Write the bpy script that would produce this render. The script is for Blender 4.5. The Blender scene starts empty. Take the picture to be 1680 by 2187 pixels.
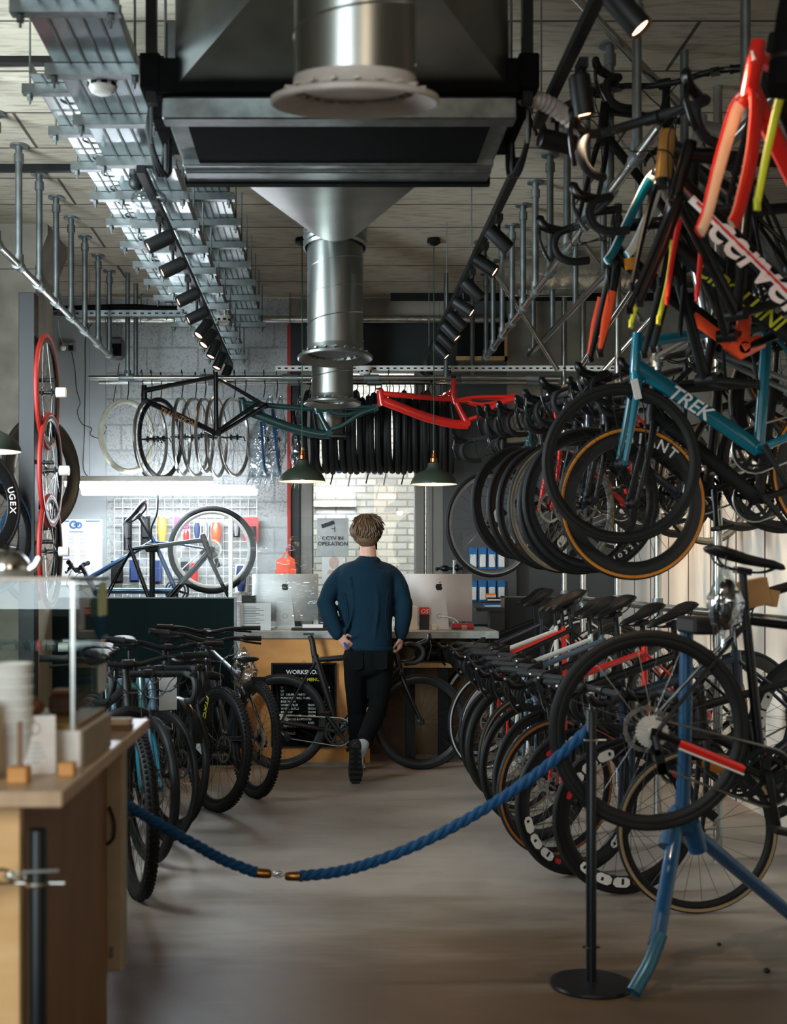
# bicycle shop interior
EXPOSURE = 0.4; WORLD = .2; DAY = 100; SIDEW = 200; YARD = 260; TUBE = 62; SPOT = 30; PEND = 6
FLOOR_SHIFT = (0, 0, 0)
import bpy, math, random
from math import sin, cos, pi, radians, sqrt, atan2
from mathutils import Vector, Matrix, Quaternion
S = bpy.context.scene
COL = S.collection
random.seed(7)
V = Vector

# ------------------------------------------------------------------ camera, light, exposure
F = 2600.0                       # focal length in pixels of the 1680 x 2187 frame
VX, VY = 695.0, 1220.0           # vanishing point of the room's long axis
EYE = 1.40
cam_data = bpy.data.cameras.new('camera')
cam = bpy.data.objects.new('camera', cam_data); COL.objects.link(cam)
cam.location = (0, 0, EYE); cam.rotation_euler = (pi/2, 0, 0)
cam_data.sensor_fit = 'HORIZONTAL'; cam_data.sensor_width = 36
cam_data.lens = 36*F/1680
cam_data.shift_x = (840-VX)/1680; cam_data.shift_y = (VY-1093.5)/1680
cam_data.clip_start = .05
cam_data.dof.use_dof = True; cam_data.dof.focus_distance = 8.6; cam_data.dof.aperture_fstop = 4.2
S.camera = cam
S.view_settings.view_transform = 'Standard'; S.view_settings.look = 'None'
S.view_settings.exposure = EXPOSURE; S.view_settings.gamma = 1; S.view_settings.use_curve_mapping = False
w = bpy.data.worlds.new('world'); S.world = w; w.use_nodes = True
w.node_tree.nodes['Background'].inputs[0].default_value = (.62, .78, .85, 1)
w.node_tree.nodes['Background'].inputs[1].default_value = WORLD
def area(name, loc, rot, sx, sy, power, col):
    l = bpy.data.lights.new(name, 'AREA'); l.shape = 'RECTANGLE'; l.size = sx; l.size_y = sy
    l.energy = power; l.color = col
    o = bpy.data.objects.new(name, l); COL.objects.link(o); o.location = loc; o.rotation_euler = rot
    return o
def aim(p, q): return (V(q)-V(p)).to_track_quat('-Z', 'Y').to_euler()
# daylight through the shop front behind the photographer, and the side windows left of the frame
area('shopfront_daylight', (-1.6, -1.45, 2.2), (radians(90), 0, 0), 2.0, 2.0, DAY, (.84, .95, 1.0))
area('warm_front_fill', (1.5, -1.45, 2.4), (radians(88), 0, 0), 1.2, 1.8, DAY*.22, (1.0, .80, .58))  # warm fill light added for the hanging frames at right
area('side_window_daylight', (-2.7, 5.2, 2.3), (0, radians(-90), radians(34)), 1.6, 2.0, SIDEW, (.80, .93, 1.0)).data.spread = radians(125)
# daylight in the yard behind the rear window
area('yard_daylight', (.2, 11.3, 5.6), aim((.2, 11.3, 5.6), (.2, 13.4, 1.9)), 3.2, 1.6, YARD, (1.0, .98, .94))

# ------------------------------------------------------------------ materials
def lin(c):
    return tuple((x/255/12.92 if x/255 <= .04045 else ((x/255+.055)/1.055)**2.4) for x in c)
MATS = {}
def mat(name, rgb, rough=.5, metal=0., vary=.08, scale=18., bump=0., coat=0., stretch=(1,1,1), rgb2=None,
        spec=.5, emit=0., trans=0., alpha=1., ior=1.45, detail=4, aniso=0.):
    if name in MATS: return MATS[name]
    m = bpy.data.materials.new(name); m.use_nodes = True; MATS[name] = m
    nt = m.node_tree; b = nt.nodes['Principled BSDF']
    c = lin(rgb); c2 = lin(rgb2) if rgb2 else tuple(min(1, x*(1+vary)) for x in c)
    c1 = c if rgb2 else tuple(x*(1-vary) for x in c)
    tc = nt.nodes.new('ShaderNodeTexCoord'); mp = nt.nodes.new('ShaderNodeMapping'); mp.inputs['Scale'].default_value = stretch
    nt.links.new(tc.outputs['Object'], mp.inputs[0])
    n = nt.nodes.new('ShaderNodeTexNoise'); n.inputs['Scale'].default_value = scale; n.inputs['Detail'].default_value = detail
    nt.links.new(mp.outputs[0], n.inputs['Vector'])
    r = nt.nodes.new('ShaderNodeValToRGB')
    r.color_ramp.elements[0].position = .32; r.color_ramp.elements[1].position = .68
    r.color_ramp.elements[0].color = (*c1, 1); r.color_ramp.elements[1].color = (*c2, 1)
    nt.links.new(n.outputs[0], r.inputs[0]); nt.links.new(r.outputs[0], b.inputs['Base Color'])
    b.inputs['Roughness'].default_value = rough; b.inputs['Metallic'].default_value = metal
    b.inputs['Coat Weight'].default_value = coat; b.inputs['Coat Roughness'].default_value = .08
    b.inputs['IOR'].default_value = ior; b.inputs['Specular IOR Level'].default_value = spec
    if aniso: b.inputs['Anisotropic'].default_value = aniso
    if bump:
        bn = nt.nodes.new('ShaderNodeBump'); bn.inputs['Strength'].default_value = bump; bn.inputs['Distance'].default_value = .01
        nt.links.new(n.outputs[0], bn.inputs['Height']); nt.links.new(bn.outputs[0], b.inputs['Normal'])
    if emit:
        b.inputs['Emission Color'].default_value = (*c, 1); b.inputs['Emission Strength'].default_value = emit
    if trans: b.inputs['Transmission Weight'].default_value = trans
    if alpha < 1: b.inputs['Alpha'].default_value = alpha
    return m
def clear_film(name, rgb, gloss=.1, rough=.03, bump=0., bscale=4., stretch=(1,1,1), tint=1.0, fk=.5):
    """thin clear sheet: mostly transparent with a fresnel reflection"""
    if name in MATS: return MATS[name]
    m = bpy.data.materials.new(name); m.use_nodes = True; MATS[name] = m
    nt = m.node_tree; nt.nodes.remove(nt.nodes['Principled BSDF'])
    out = nt.nodes['Material Output']; t = nt.nodes.new('ShaderNodeBsdfTransparent'); g = nt.nodes.new('ShaderNodeBsdfGlossy')
    t.inputs[0].default_value = (*[x*tint for x in lin(rgb)], 1); g.inputs[0].default_value = (1, 1, 1, 1); g.inputs['Roughness'].default_value = rough
    fr = nt.nodes.new('ShaderNodeLayerWeight'); fr.inputs[0].default_value = .25
    add = nt.nodes.new('ShaderNodeMath'); add.operation = 'MULTIPLY_ADD'; add.inputs[1].default_value = fk; add.inputs[2].default_value = gloss
    nt.links.new(fr.outputs['Fresnel'], add.inputs[0])
    mx = nt.nodes.new('ShaderNodeMixShader')
    nt.links.new(add.outputs[0], mx.inputs[0]); nt.links.new(t.outputs[0], mx.inputs[1]); nt.links.new(g.outputs[0], mx.inputs[2])
    nt.links.new(mx.outputs[0], out.inputs[0])
    if bump:
        tc = nt.nodes.new('ShaderNodeTexCoord'); mp = nt.nodes.new('ShaderNodeMapping'); mp.inputs['Scale'].default_value = stretch
        n = nt.nodes.new('ShaderNodeTexNoise'); n.inputs['Scale'].default_value = bscale; n.inputs['Detail'].default_value = 2
        bn = nt.nodes.new('ShaderNodeBump'); bn.inputs['Strength'].default_value = bump; bn.inputs['Distance'].default_value = .05
        nt.links.new(tc.outputs['Object'], mp.inputs[0]); nt.links.new(mp.outputs[0], n.inputs['Vector'])
        nt.links.new(n.outputs[0], bn.inputs['Height']); nt.links.new(bn.outputs[0], g.inputs['Normal']); nt.links.new(bn.outputs[0], fr.inputs['Normal'])
    return m

# ------------------------------------------------------------------ mesh accumulator
class MB:
    def __init__(s): s.v = []; s.f = []; s.sharp = 35
    def add(s, vs, fs):
        n = len(s.v); s.v += [tuple(x) for x in vs]; s.f += [tuple(i+n for i in f) for f in fs]; return s
    def box(s, c, d, rot=None, taper=None):
        hx, hy, hz = d[0]/2, d[1]/2, d[2]/2
        vs = []
        for z in (-1, 1):
            for x, y in ((-1,-1), (1,-1), (1,1), (-1,1)):
                k = taper if (taper and z > 0) else 1
                vs.append(V((x*hx*k, y*hy*k, z*hz)))
        if rot is not None: vs = [rot @ x for x in vs]
        vs = [x+V(c) for x in vs]
        return s.add(vs, [(3,2,1,0), (4,5,6,7), (0,1,5,4), (1,2,6,5), (2,3,7,6), (3,0,4,7)])
    def bx(s, x0, x1, y0, y1, z0, z1): return s.box(((x0+x1)/2, (y0+y1)/2, (z0+z1)/2), (abs(x1-x0), abs(y1-y0), abs(z1-z0)))
    def bbox(s, x0, x1, y0, y1, z0, z1, b=.004):
        """box with chamfered edges"""
        vs = []; c = V(((x0+x1)/2, (y0+y1)/2, (z0+z1)/2)); h = V((abs(x1-x0)/2, abs(y1-y0)/2, abs(z1-z0)/2)); b = min(b, min(h)*.9)
        idx = {}
        for sx in (-1,1):
            for sy in (-1,1):
                for sz in (-1,1):
                    for a in range(3):
                        p = [sx*h.x, sy*h.y, sz*h.z]
                        for k, sg in enumerate((sx,sy,sz)):
                            if k != a: p[k] -= sg*b
                        idx[(sx,sy,sz,a)] = len(vs); vs.append(c+V(p))
        fs = []
        for a in range(3):
            u, w_ = [k for k in range(3) if k != a]
            for sg in (-1,1):
                q = []
                for su, sw in ((-1,-1),(1,-1),(1,1),(-1,1)):
                    k = [0,0,0]; k[a] = sg; k[u] = su; k[w_] = sw; q.append(idx[(*k,a)])
                fs.append(q)
            for su in (-1,1):
                for sw in (-1,1):
                    k0 = [0,0,0]; k0[u] = su; k0[w_] = sw; k1 = list(k0); k0[a] = -1; k1[a] = 1
                    fs.append((idx[(*k0,u)], idx[(*k1,u)], idx[(*k1,w_)], idx[(*k0,w_)]))
        for sx in (-1,1):
            for sy in (-1,1):
                for sz in (-1,1): fs.append([idx[(sx,sy,sz,a)] for a in range(3)])
        n0 = len(s.v); s.add(vs, [])
        for f in fs:                       # make every face point outwards
            pts = [vs[i] for i in f]; nrm = (pts[1]-pts[0]).cross(pts[2]-pts[0]); m_ = sum(pts, V())/len(pts)-c
            f = list(f) if nrm.dot(m_) >= 0 else list(f)[::-1]
            s.f.append(tuple(i+n0 for i in f))
        return s
    def sweep(s, path, r, seg=8, closed=False, ref=None, flat=1., cap=True):
        """tube through a list of points; r a number, a list, or list of (in-plane, lateral) radii"""
        P = [V(p) for p in path]; n = len(P)
        R = list(r) if isinstance(r, (list, tuple)) else [r]*n
        T = []
        for i in range(n):
            a = P[(i-1) % n] if (closed or i) else P[0]; b = P[(i+1) % n] if (closed or i < n-1) else P[-1]
            t = b-a; T.append(t.normalized() if t.length > 1e-9 else V((0,0,1)))
        if ref is None:
            nrm = T[0].orthogonal().normalized(); fr = []
            for i in range(n):
                if i:
                    q = T[i-1].rotation_difference(T[i]); nrm = q @ nrm
                    nrm = (nrm - T[i]*nrm.dot(T[i])).normalized()
                fr.append((nrm, T[i].cross(nrm)))
        else:
            fr = []; rf = V(ref)
            for i in range(n):
                b = rf - T[i]*rf.dot(T[i]); b = b.normalized() if b.length > 1e-6 else T[i].orthogonal().normalized()
                fr.append((b.cross(T[i]), b))
        vs = []; fs = []
        for i in range(n):
            rr = R[i]; ra, rb = (rr if isinstance(rr, (list, tuple)) else (rr, rr*flat))
            for k in range(seg):
                a = 2*pi*k/seg; vs.append(P[i]+fr[i][0]*(cos(a)*ra)+fr[i][1]*(sin(a)*rb))
        m = n if closed else n-1
        for i in range(m):
            j = (i+1) % n
            for k in range(seg):
                l = (k+1) % seg; fs.append((i*seg+k, i*seg+l, j*seg+l, j*seg+k))
        if cap and not closed:
            fs.append(tuple(range(seg))[::-1]); fs.append(tuple((n-1)*seg+k for k in range(seg)))
        return s.add(vs, fs)
    def cyl(s, a, b, r, r2=None, seg=10, cap=True): return s.sweep([a, b], [r, r if r2 is None else r2], seg, cap=cap)
    def lathe(s, prof, seg=24, c=(0,0,0), axis='Z', closed=False, cap=False):
        """prof: list of (radius, height)"""
        vs = []; fs = []; n = len(prof)
        for r, h in prof:
            for k in range(seg):
                a = 2*pi*k/seg
                p = (r*cos(a), r*sin(a), h) if axis == 'Z' else ((r*cos(a), h, -r*sin(a)) if axis == 'Y' else (h, r*cos(a), r*sin(a)))
                vs.append(V(p)+V(c))
        for i in range(n if closed else n-1):
            j = (i+1) % n
            for k in range(seg):
                l = (k+1) % seg; fs.append((i*seg+k, i*seg+l, j*seg+l, j*seg+k))
        if cap: fs.append(tuple(range(seg))[::-1]); fs.append(tuple((n-1)*seg+k for k in range(seg)))
        return s.add(vs, fs)
    def torus(s, R, r, seg=48, ms=8, c=(0,0,0), axis='Y', ry=None):
        return s.lathe([(R+r*cos(2*pi*k/ms), (ry or r)*sin(2*pi*k/ms)) for k in range(ms)], seg, c, axis, closed=True)
    def ball(s, c, r, seg=12, rings=8, sc=(1,1,1), rot=None):
        vs = []; fs = []
        for i in range(rings+1):
            th = pi*i/rings
            for k in range(seg):
                a = 2*pi*k/seg; p = V((r*sc[0]*sin(th)*cos(a), r*sc[1]*sin(th)*sin(a), r*sc[2]*cos(th)))
                vs.append((rot @ p if rot is not None else p)+V(c))
        for i in range(rings):
            for k in range(seg):
                l = (k+1) % seg; fs.append((i*seg+k, (i+1)*seg+k, (i+1)*seg+l, i*seg+l))
        return s.add(vs, fs)
    def prism(s, poly, d, axis='Y', c=(0,0,0)):
        """extrude a 2D outline (counter-clockwise) by +-d/2 along an axis; Y: poly is (x, z)"""
        n = len(poly); vs = []
        for sg in (-.5, .5):
            for a, b in poly:
                p = (a, sg*d, b) if axis == 'Y' else ((a, b, sg*d) if axis == 'Z' else (sg*d, a, b))
                vs.append(V(p)+V(c))
        fs = [tuple(range(n)), tuple(range(n, 2*n))[::-1]]
        fs += [(i, n+i, n+(i+1) % n, (i+1) % n) for i in range(n)]
        return s.add(vs, fs)
    def grid(s, fn, nu, nv, both=False):
        vs = [V(fn(i/nu, j/nv)) for i in range(nu+1) for j in range(nv+1)]
        fs = [(i*(nv+1)+j, (i+1)*(nv+1)+j, (i+1)*(nv+1)+j+1, i*(nv+1)+j+1) for i in range(nu) for j in range(nv)]
        return s.add(vs, fs)
    def ext(s, o, M=None): return s.add([(M @ V(p) if M is not None else p) for p in o.v], o.f)
    def mesh(s, name, off=None, smooth=True):
        me = bpy.data.meshes.new(name)
        vs = s.v if off is None else [(x-off[0], y-off[1], z-off[2]) for x, y, z in s.v]
        me.from_pydata(vs, [], s.f); me.update()
        if smooth:
            me.polygons.foreach_set('use_smooth', [True]*len(me.polygons)); me.set_sharp_from_angle(angle=radians(s.sharp))
        return me
def smooth_path(pts, n=6, closed=False):
    """Catmull-Rom through points"""
    P = [V(p) for p in pts]; out = []; m = len(P)
    for i in range(m if closed else m-1):
        p0 = P[(i-1) % m] if (closed or i) else P[0]; p1 = P[i]; p2 = P[(i+1) % m]; p3 = P[(i+2) % m] if (closed or i < m-2) else P[-1]
        for k in range(n):
            t = k/n
            out.append(.5*((2*p1)+(p2-p0)*t+(2*p0-5*p1+4*p2-p3)*t*t+(-p0+3*p1-3*p2+p3)*t**3))
    if not closed: out.append(P[-1])
    return out
_TX = {}
def text_mb(body, size=.1, depth=.001, bold=0.0, align='CENTER', shear=0.):
    """flat lettering as mesh, in the XZ plane facing -Y"""
    key = (body, size, depth, bold, align, shear)
    if key not in _TX:
        cu = bpy.data.curves.new('t', 'FONT'); cu.body = body; cu.size = size; cu.extrude = depth; cu.align_x = align; cu.align_y = 'CENTER'
        cu.offset = bold*size; cu.shear = shear; cu.resolution_u = 3
        o = bpy.data.objects.new('t', cu); me = bpy.data.meshes.new_from_object(o)
        _TX[key] = ([(v.co.x, -v.co.z, v.co.y) for v in me.vertices], [tuple(p.vertices) for p in me.polygons])
        bpy.data.objects.remove(o); bpy.data.curves.remove(cu); bpy.data.meshes.remove(me)
    m = MB(); m.add(*_TX[key]); m.sharp = 30
    return m
def arc_text(body, R, a0, step, size, y, depth=.0012, bold=.012):
    """letters around a wheel in the XZ plane, readable from the side y"""
    m = MB(); q0 = Matrix.Rotation(pi, 4, 'Z') if y > 0 else Matrix.Identity(4)
    for i, ch in enumerate(body):
        if ch == ' ': continue
        a = a0-i*step
        m.ext(text_mb(ch, size, depth, bold), q0 @ Matrix.Translation((R*cos(a), -abs(y), R*sin(a))) @ Matrix.Rotation(pi/2-a, 4, 'Y'))
    return m
def arc_blocks(R, a0s, span, h, y):
    """rounded letter-like blocks round a rim on both sides: (blocks, slits, badge)"""
    B, S_, G = MB(), MB(), MB()
    def sector(m, a, b, r0, r1, yy, cut=.25):
        n = 5; da = (b-a)*cut*.5; dr = (r1-r0)*cut
        pts = [((r1-(dr if k in (0, n) else 0)), a+(b-a)*k/n) for k in range(n+1)]+[((r0+(dr if k in (0, n) else 0)), b-(b-a)*k/n) for k in range(n+1)]
        i = len(m.v); m.v += [(r*cos(t), yy, r*sin(t)) for r, t in pts]+[(r*cos(t), yy*.97, r*sin(t)) for r, t in pts]; k = len(pts)
        m.f += [tuple(range(i, i+k)), tuple(range(i+k, i+2*k))[::-1]]
    for sy in (-1, 1):
        for a0 in a0s:
            for j in range(3):
                a = a0+j*span*1.12
                sector(B, a, a+span, R-h/2, R+h/2, sy*y); c = a+span*(.35+.15*j); sector(S_, c, c+span*.16, R-h*(.15 if j else .4), R+h*.22, sy*(y+.0006), .05)
            sector(G, a0-span*.62, a0-span*.18, R-h*.25, R+h*.3, sy*y, .2)
    return B, S_, G
def remeshed(mb, voxel, smooth=3, name='m'):
    """one continuous skin around overlapping volumes"""
    me = mb.mesh(name, smooth=False); o = bpy.data.objects.new('tmp', me); COL.objects.link(o)
    r = o.modifiers.new('r', 'REMESH'); r.mode = 'VOXEL'; r.voxel_size = voxel
    if smooth:
        k = o.modifiers.new('s', 'SMOOTH'); k.iterations = smooth; k.factor = .5
    dg = bpy.context.evaluated_depsgraph_get(); dg.update()
    out = bpy.data.meshes.new_from_object(o.evaluated_get(dg))
    bpy.data.objects.remove(o); bpy.data.meshes.remove(me)
    res = MB(); res.sharp = 180
    res.add([tuple(v.co) for v in out.vertices], [tuple(p.vertices) for p in out.polygons]); bpy.data.meshes.remove(out)
    return res

# ------------------------------------------------------------------ objects
ORG = {}
def tag(o, label, cat, group=None):
    o['label'] = label; o['category'] = cat
    if group: o['group'] = group
    return o
def thing(name, label, cat, loc=(0,0,0), rot=None, group=None):
    o = bpy.data.objects.new(name, None); COL.objects.link(o); o.empty_display_size = .1
    o.location = loc
    if rot is not None: o.rotation_euler = rot
    ORG[o.name] = V(loc)
    return tag(o, label, cat, group)
def part(parent, name, mb, m, world=True, label=None, M=None):
    """mesh child; world=True: the mesh is given in world coordinates (parent unrotated)"""
    org = ORG[parent.name]
    me = mb if isinstance(mb, bpy.types.Mesh) else mb.mesh(name, org if world else None)
    o = bpy.data.objects.new(name, me); COL.objects.link(o); o.parent = parent
    ORG[o.name] = org
    setm(o, m)
    if M is not None: o.matrix_local = M
    if label: o['label'] = label
    return o
def setm(o, m):
    m = MATS[m] if isinstance(m, str) else m
    if not o.data.materials: o.data.materials.append(m)
    if o.data.users > 1 or o.data.materials[0] != m:
        o.material_slots[0].link = 'OBJECT'; o.material_slots[0].material = m
def solo(name, mb, m, label, cat, group=None):
    xs, ys, zs = zip(*mb.v); c = V(((min(xs)+max(xs))/2, (min(ys)+max(ys))/2, min(zs)))
    o = bpy.data.objects.new(name, mb.mesh(name, c)); COL.objects.link(o); o.location = c; setm(o, m)
    ORG[o.name] = c
    return tag(o, label, cat, group)
def struct(name, mb, m, parent=None):
    o = bpy.data.objects.new(name, mb.mesh(name)); COL.objects.link(o); setm(o, m); o['kind'] = 'structure'
    ORG[o.name] = V((0,0,0))
    if parent: o.parent = parent
    return o
def dup(root, loc, rot=None, label=None, group=None):
    r = root.copy(); COL.objects.link(r); r.location = loc
    if rot is not None: r.rotation_euler = rot
    ORG[r.name] = V(loc)
    if label: r['label'] = label
    if group: r['group'] = group
    def rec(a, b):
        for ch in list(a.children):
            if ch.type == 'LIGHT' or ch.type == 'MESH':
                c = ch.copy(); COL.objects.link(c); c.parent = b; rec(ch, c)
    rec(root, r)
    return r
def at(px, py, D):
    """the point at depth D seen at pixel (px, py)"""
    return V(((px-VX)*D/F, D, EYE-(py-VY)*D/F))
ORD = ['first', 'second', 'third', 'fourth', 'fifth', 'sixth', 'seventh', 'eighth', 'ninth', 'tenth', 'eleventh', 'twelfth',
       'thirteenth', 'fourteenth', 'fifteenth', 'sixteenth', 'seventeenth', 'eighteenth', 'nineteenth', 'twentieth',
       'twenty-first', 'twenty-second', 'twenty-third', 'twenty-fourth', 'twenty-fifth', 'twenty-sixth']
# ------------------------------------------------------------------ shared materials
def brick_mat(name, c1, c2, mortar, bw, bh, axes='XZ', ms=.012, rough=.8, bump=.4, speck=0., off=.5, squash=1.0, vary=.0, nscale=60, nstretch=(1,1,1)):
    m = bpy.data.materials.new(name); m.use_nodes = True; MATS[name] = m
    nt = m.node_tree; b = nt.nodes['Principled BSDF']; L = nt.links.new
    tc = nt.nodes.new('ShaderNodeTexCoord'); sp = nt.nodes.new('ShaderNodeSeparateXYZ'); cb = nt.nodes.new('ShaderNodeCombineXYZ')
    L(tc.outputs['Object'], sp.inputs[0]); L(sp.outputs[axes[0]], cb.inputs[0]); L(sp.outputs[axes[1]], cb.inputs[1])
    br = nt.nodes.new('ShaderNodeTexBrick'); L(cb.outputs[0], br.inputs[0])
    for k, c in (('Color1', c1), ('Color2', c2), ('Mortar', mortar)): br.inputs[k].default_value = (*lin(c), 1)
    br.inputs['Scale'].default_value = 1; br.inputs['Brick Width'].default_value = bw; br.inputs['Row Height'].default_value = bh
    br.inputs['Mortar Size'].default_value = ms; br.inputs['Mortar Smooth'].default_value = .25; br.offset = off; br.inputs['Bias'].default_value = 0
    n = nt.nodes.new('ShaderNodeTexNoise'); n.inputs['Scale'].default_value = nscale; n.inputs['Detail'].default_value = 6
    mp = nt.nodes.new('ShaderNodeMapping'); mp.inputs['Scale'].default_value = nstretch
    L(tc.outputs['Object'], mp.inputs[0]); L(mp.outputs[0], n.inputs['Vector'])
    r = nt.nodes.new('ShaderNodeValToRGB'); r.color_ramp.elements[0].position = .33; r.color_ramp.elements[1].position = .52
    k = 1-speck; r.color_ramp.elements[0].color = (k,k,k,1); r.color_ramp.elements[1].color = (1,1,1,1)
    L(n.outputs[0], r.inputs[0])
    mx = nt.nodes.new('ShaderNodeMixRGB'); mx.blend_type = 'MULTIPLY'; mx.inputs[0].default_value = 1
    L(br.outputs[0], mx.inputs[1]); L(r.outputs[0], mx.inputs[2]); L(mx.outputs[0], b.inputs['Base Color'])
    b.inputs['Roughness'].default_value = rough
    bn = nt.nodes.new('ShaderNodeBump'); bn.inputs['Strength'].default_value = bump; bn.inputs['Distance'].default_value = .01; bn.invert = True
    L(br.outputs['Fac'], bn.inputs['Height']); L(bn.outputs[0], b.inputs['Normal'])
    return m
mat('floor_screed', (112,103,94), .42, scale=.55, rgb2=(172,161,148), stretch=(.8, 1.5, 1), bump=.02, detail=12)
_n = MATS['floor_screed'].node_tree
_n.nodes['Mapping'].inputs['Location'].default_value = FLOOR_SHIFT
_n.nodes['Noise Texture'].inputs['Roughness'].default_value = .62; _n.nodes['Noise Texture'].inputs['Distortion'].default_value = .6
def stain_and_shade(nt):
    """stain patches plus painted-in shade on the screed towards the entrance, ragged and blotchy"""
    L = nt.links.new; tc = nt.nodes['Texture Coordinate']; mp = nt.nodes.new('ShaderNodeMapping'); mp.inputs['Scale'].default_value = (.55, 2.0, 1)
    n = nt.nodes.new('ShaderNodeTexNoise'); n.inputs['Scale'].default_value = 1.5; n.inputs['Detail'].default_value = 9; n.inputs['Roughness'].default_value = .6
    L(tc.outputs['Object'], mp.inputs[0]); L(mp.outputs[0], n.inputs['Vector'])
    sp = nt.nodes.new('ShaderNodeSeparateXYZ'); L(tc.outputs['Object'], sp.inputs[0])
    a = nt.nodes.new('ShaderNodeMapRange'); a.inputs[1].default_value = 5.9; a.inputs[2].default_value = 3.4; a.inputs[3].default_value = -.22; a.inputs[4].default_value = .55; L(sp.outputs[1], a.inputs[0])  # ramp along the room puts near floor shade into the colour
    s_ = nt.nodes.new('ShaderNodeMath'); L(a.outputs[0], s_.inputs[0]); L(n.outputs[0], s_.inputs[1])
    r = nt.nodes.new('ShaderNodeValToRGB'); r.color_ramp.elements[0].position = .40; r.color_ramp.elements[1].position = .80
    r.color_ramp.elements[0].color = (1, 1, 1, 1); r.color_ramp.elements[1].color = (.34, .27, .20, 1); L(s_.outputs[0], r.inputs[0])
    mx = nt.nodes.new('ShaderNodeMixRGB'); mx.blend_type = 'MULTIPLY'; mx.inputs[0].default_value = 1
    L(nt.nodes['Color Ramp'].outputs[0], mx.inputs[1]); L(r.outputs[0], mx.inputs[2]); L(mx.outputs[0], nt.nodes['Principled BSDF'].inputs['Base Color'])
stain_and_shade(_n)
brick_mat('board_concrete', (176,167,148), (192,183,164), (78,72,62), 3.2, .52, 'XY', .010, .85, .5, .35, nscale=7, nstretch=(1,5,1))
brick_mat('painted_block', (150,154,153), (160,163,161), (132,136,134), .44, .222, 'XZ', .010, .75, .35, .38, nscale=75)
mat('grey_paint', (146,152,152), .7, vary=.03, scale=3)
mat('dark_grey_paint', (74,77,78), .6, vary=.06, scale=3)
mat('raw_concrete', (116,110,98), .85, scale=3.5, rgb2=(150,144,130), bump=.15, detail=8)
brick_mat('white_brick', (236,234,226), (200,200,196), (178,176,168), .225, .078, 'XZ', .010, .8, .8, .12, nscale=14, nstretch=(1,1,4))
mat('navy_panel', (22,30,32), .5, vary=.1)
mat('teal_panel', (9,29,31), .8, vary=.06, scale=5, spec=.2)
mat('panel_edge', (96,112,112), .5)
mat('white_panel', (214,210,200), .32, vary=.05, scale=2.2, stretch=(1,3,.2))
mat('red_edge', (150,40,26), .6)
mat('frame_grey', (120,120,114), .5, vary=.03)
mat('pine', (184,140,88), .6, scale=6, rgb2=(205,164,110), stretch=(6,6,.6))
mat('ply_orange', (196,134,68), .5, scale=5, rgb2=(210,150,82), stretch=(1,1,2.5))
mat('ply_light', (218,170,112), .5, scale=3, rgb2=(232,188,132), stretch=(1,1,5), detail=6)
mat('ply_brown', (120,84,56), .55, scale=4, rgb2=(140,102,70), stretch=(1,2,.6), detail=6)
mat('worktop_oak', (176,146,116), .38, scale=5, rgb2=(196,166,134), stretch=(5,.6,1), detail=6)
mat('zinc_top', (120,122,118), .5, scale=14, rgb2=(160,160,154), detail=6)
mat('galv', (120,126,126), .38, 1., scale=14, rgb2=(150,156,156))
mat('galv_duct', (138,142,138), .32, 1., scale=4, rgb2=(168,170,165), stretch=(1,1,.3))
mat('galv_dull', (112,118,118), .5, .9, scale=10, rgb2=(140,146,146))
mat('tube_steel', (176,176,168), .26, 1., scale=9, rgb2=(186,190,186))
mat('white_flange', (176,166,158), .5, .1)
mat('black', (14,15,15), .5, vary=.15, spec=.35)
mat('black_matte', (11,11,11), .8, vary=.15, spec=.08)
mat('black_gloss', (11,12,13), .25, coat=.2, vary=.1, spec=.45)
mat('carbon', (13,14,15), .38, coat=.15, vary=.2, scale=60, spec=.4)
mat('rubber', (17,18,18), .62, vary=.12, scale=40, spec=.35)
mat('rubber_gum', (166,100,40), .65)
mat('chrome', (205,205,200), .16, 1.)
mat('alloy', (165,165,160), .3, 1.)
mat('spoke_steel', (120,122,120), .3, 1.)
mat('dark_alloy', (48,50,50), .38, .9)
mat('bar_tape', (14,15,15), .72, vary=.2, scale=90)
mat('white_plastic', (222,220,212), .45)
mat('paper', (225,226,224), .8, vary=.02)
mat('copper', (190,112,66), .25, 1.)
mat('lamp_green', (44,54,42), .5)
mat('foil', (180,180,172), .3, 1., scale=16, rgb2=(206,206,198), bump=.9)
def emitter(name, rgb, strength):
    m = bpy.data.materials.new(name); m.use_nodes = True; MATS[name] = m
    b = m.node_tree.nodes['Principled BSDF']; b.inputs['Base Color'].default_value = (*lin(rgb), 1)
    b.inputs['Emission Color'].default_value = (*lin(rgb), 1); b.inputs['Emission Strength'].default_value = strength
    return m
emitter('tube_glow', (238,246,255), TUBE)
emitter('lamp_glow', (255,190,130), 5)
emitter('spot_glow', (255,190,140), 7)

# ------------------------------------------------------------------ the room
CEIL = 3.75; BACK = 10.5; LEFT = -2.75; RIGHT = 2.5; SIDE = 5.2
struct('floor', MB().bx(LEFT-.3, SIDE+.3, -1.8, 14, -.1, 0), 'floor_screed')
struct('ceiling', MB().bx(LEFT-.3, SIDE+.3, -1.8, BACK+.25, CEIL, CEIL+.2), 'board_concrete')
struct('wall_back', MB().bx(LEFT, -.315, BACK, BACK+.2, 0, CEIL), 'painted_block')
struct('wall_back_lining', MB().bx(LEFT, -1.886, BACK-.02, BACK, 0, CEIL), 'grey_paint')
struct('wall_rear', MB().bx(1.01, 1.56, BACK, BACK+.2, 0, CEIL).bx(1.56, SIDE, BACK, BACK+.2, 0, 2.5), 'dark_grey_paint')
struct('wall_rear_pier', MB().bx(1.56, SIDE, BACK-.04, BACK+.2, 2.5, CEIL), 'raw_concrete')
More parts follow.
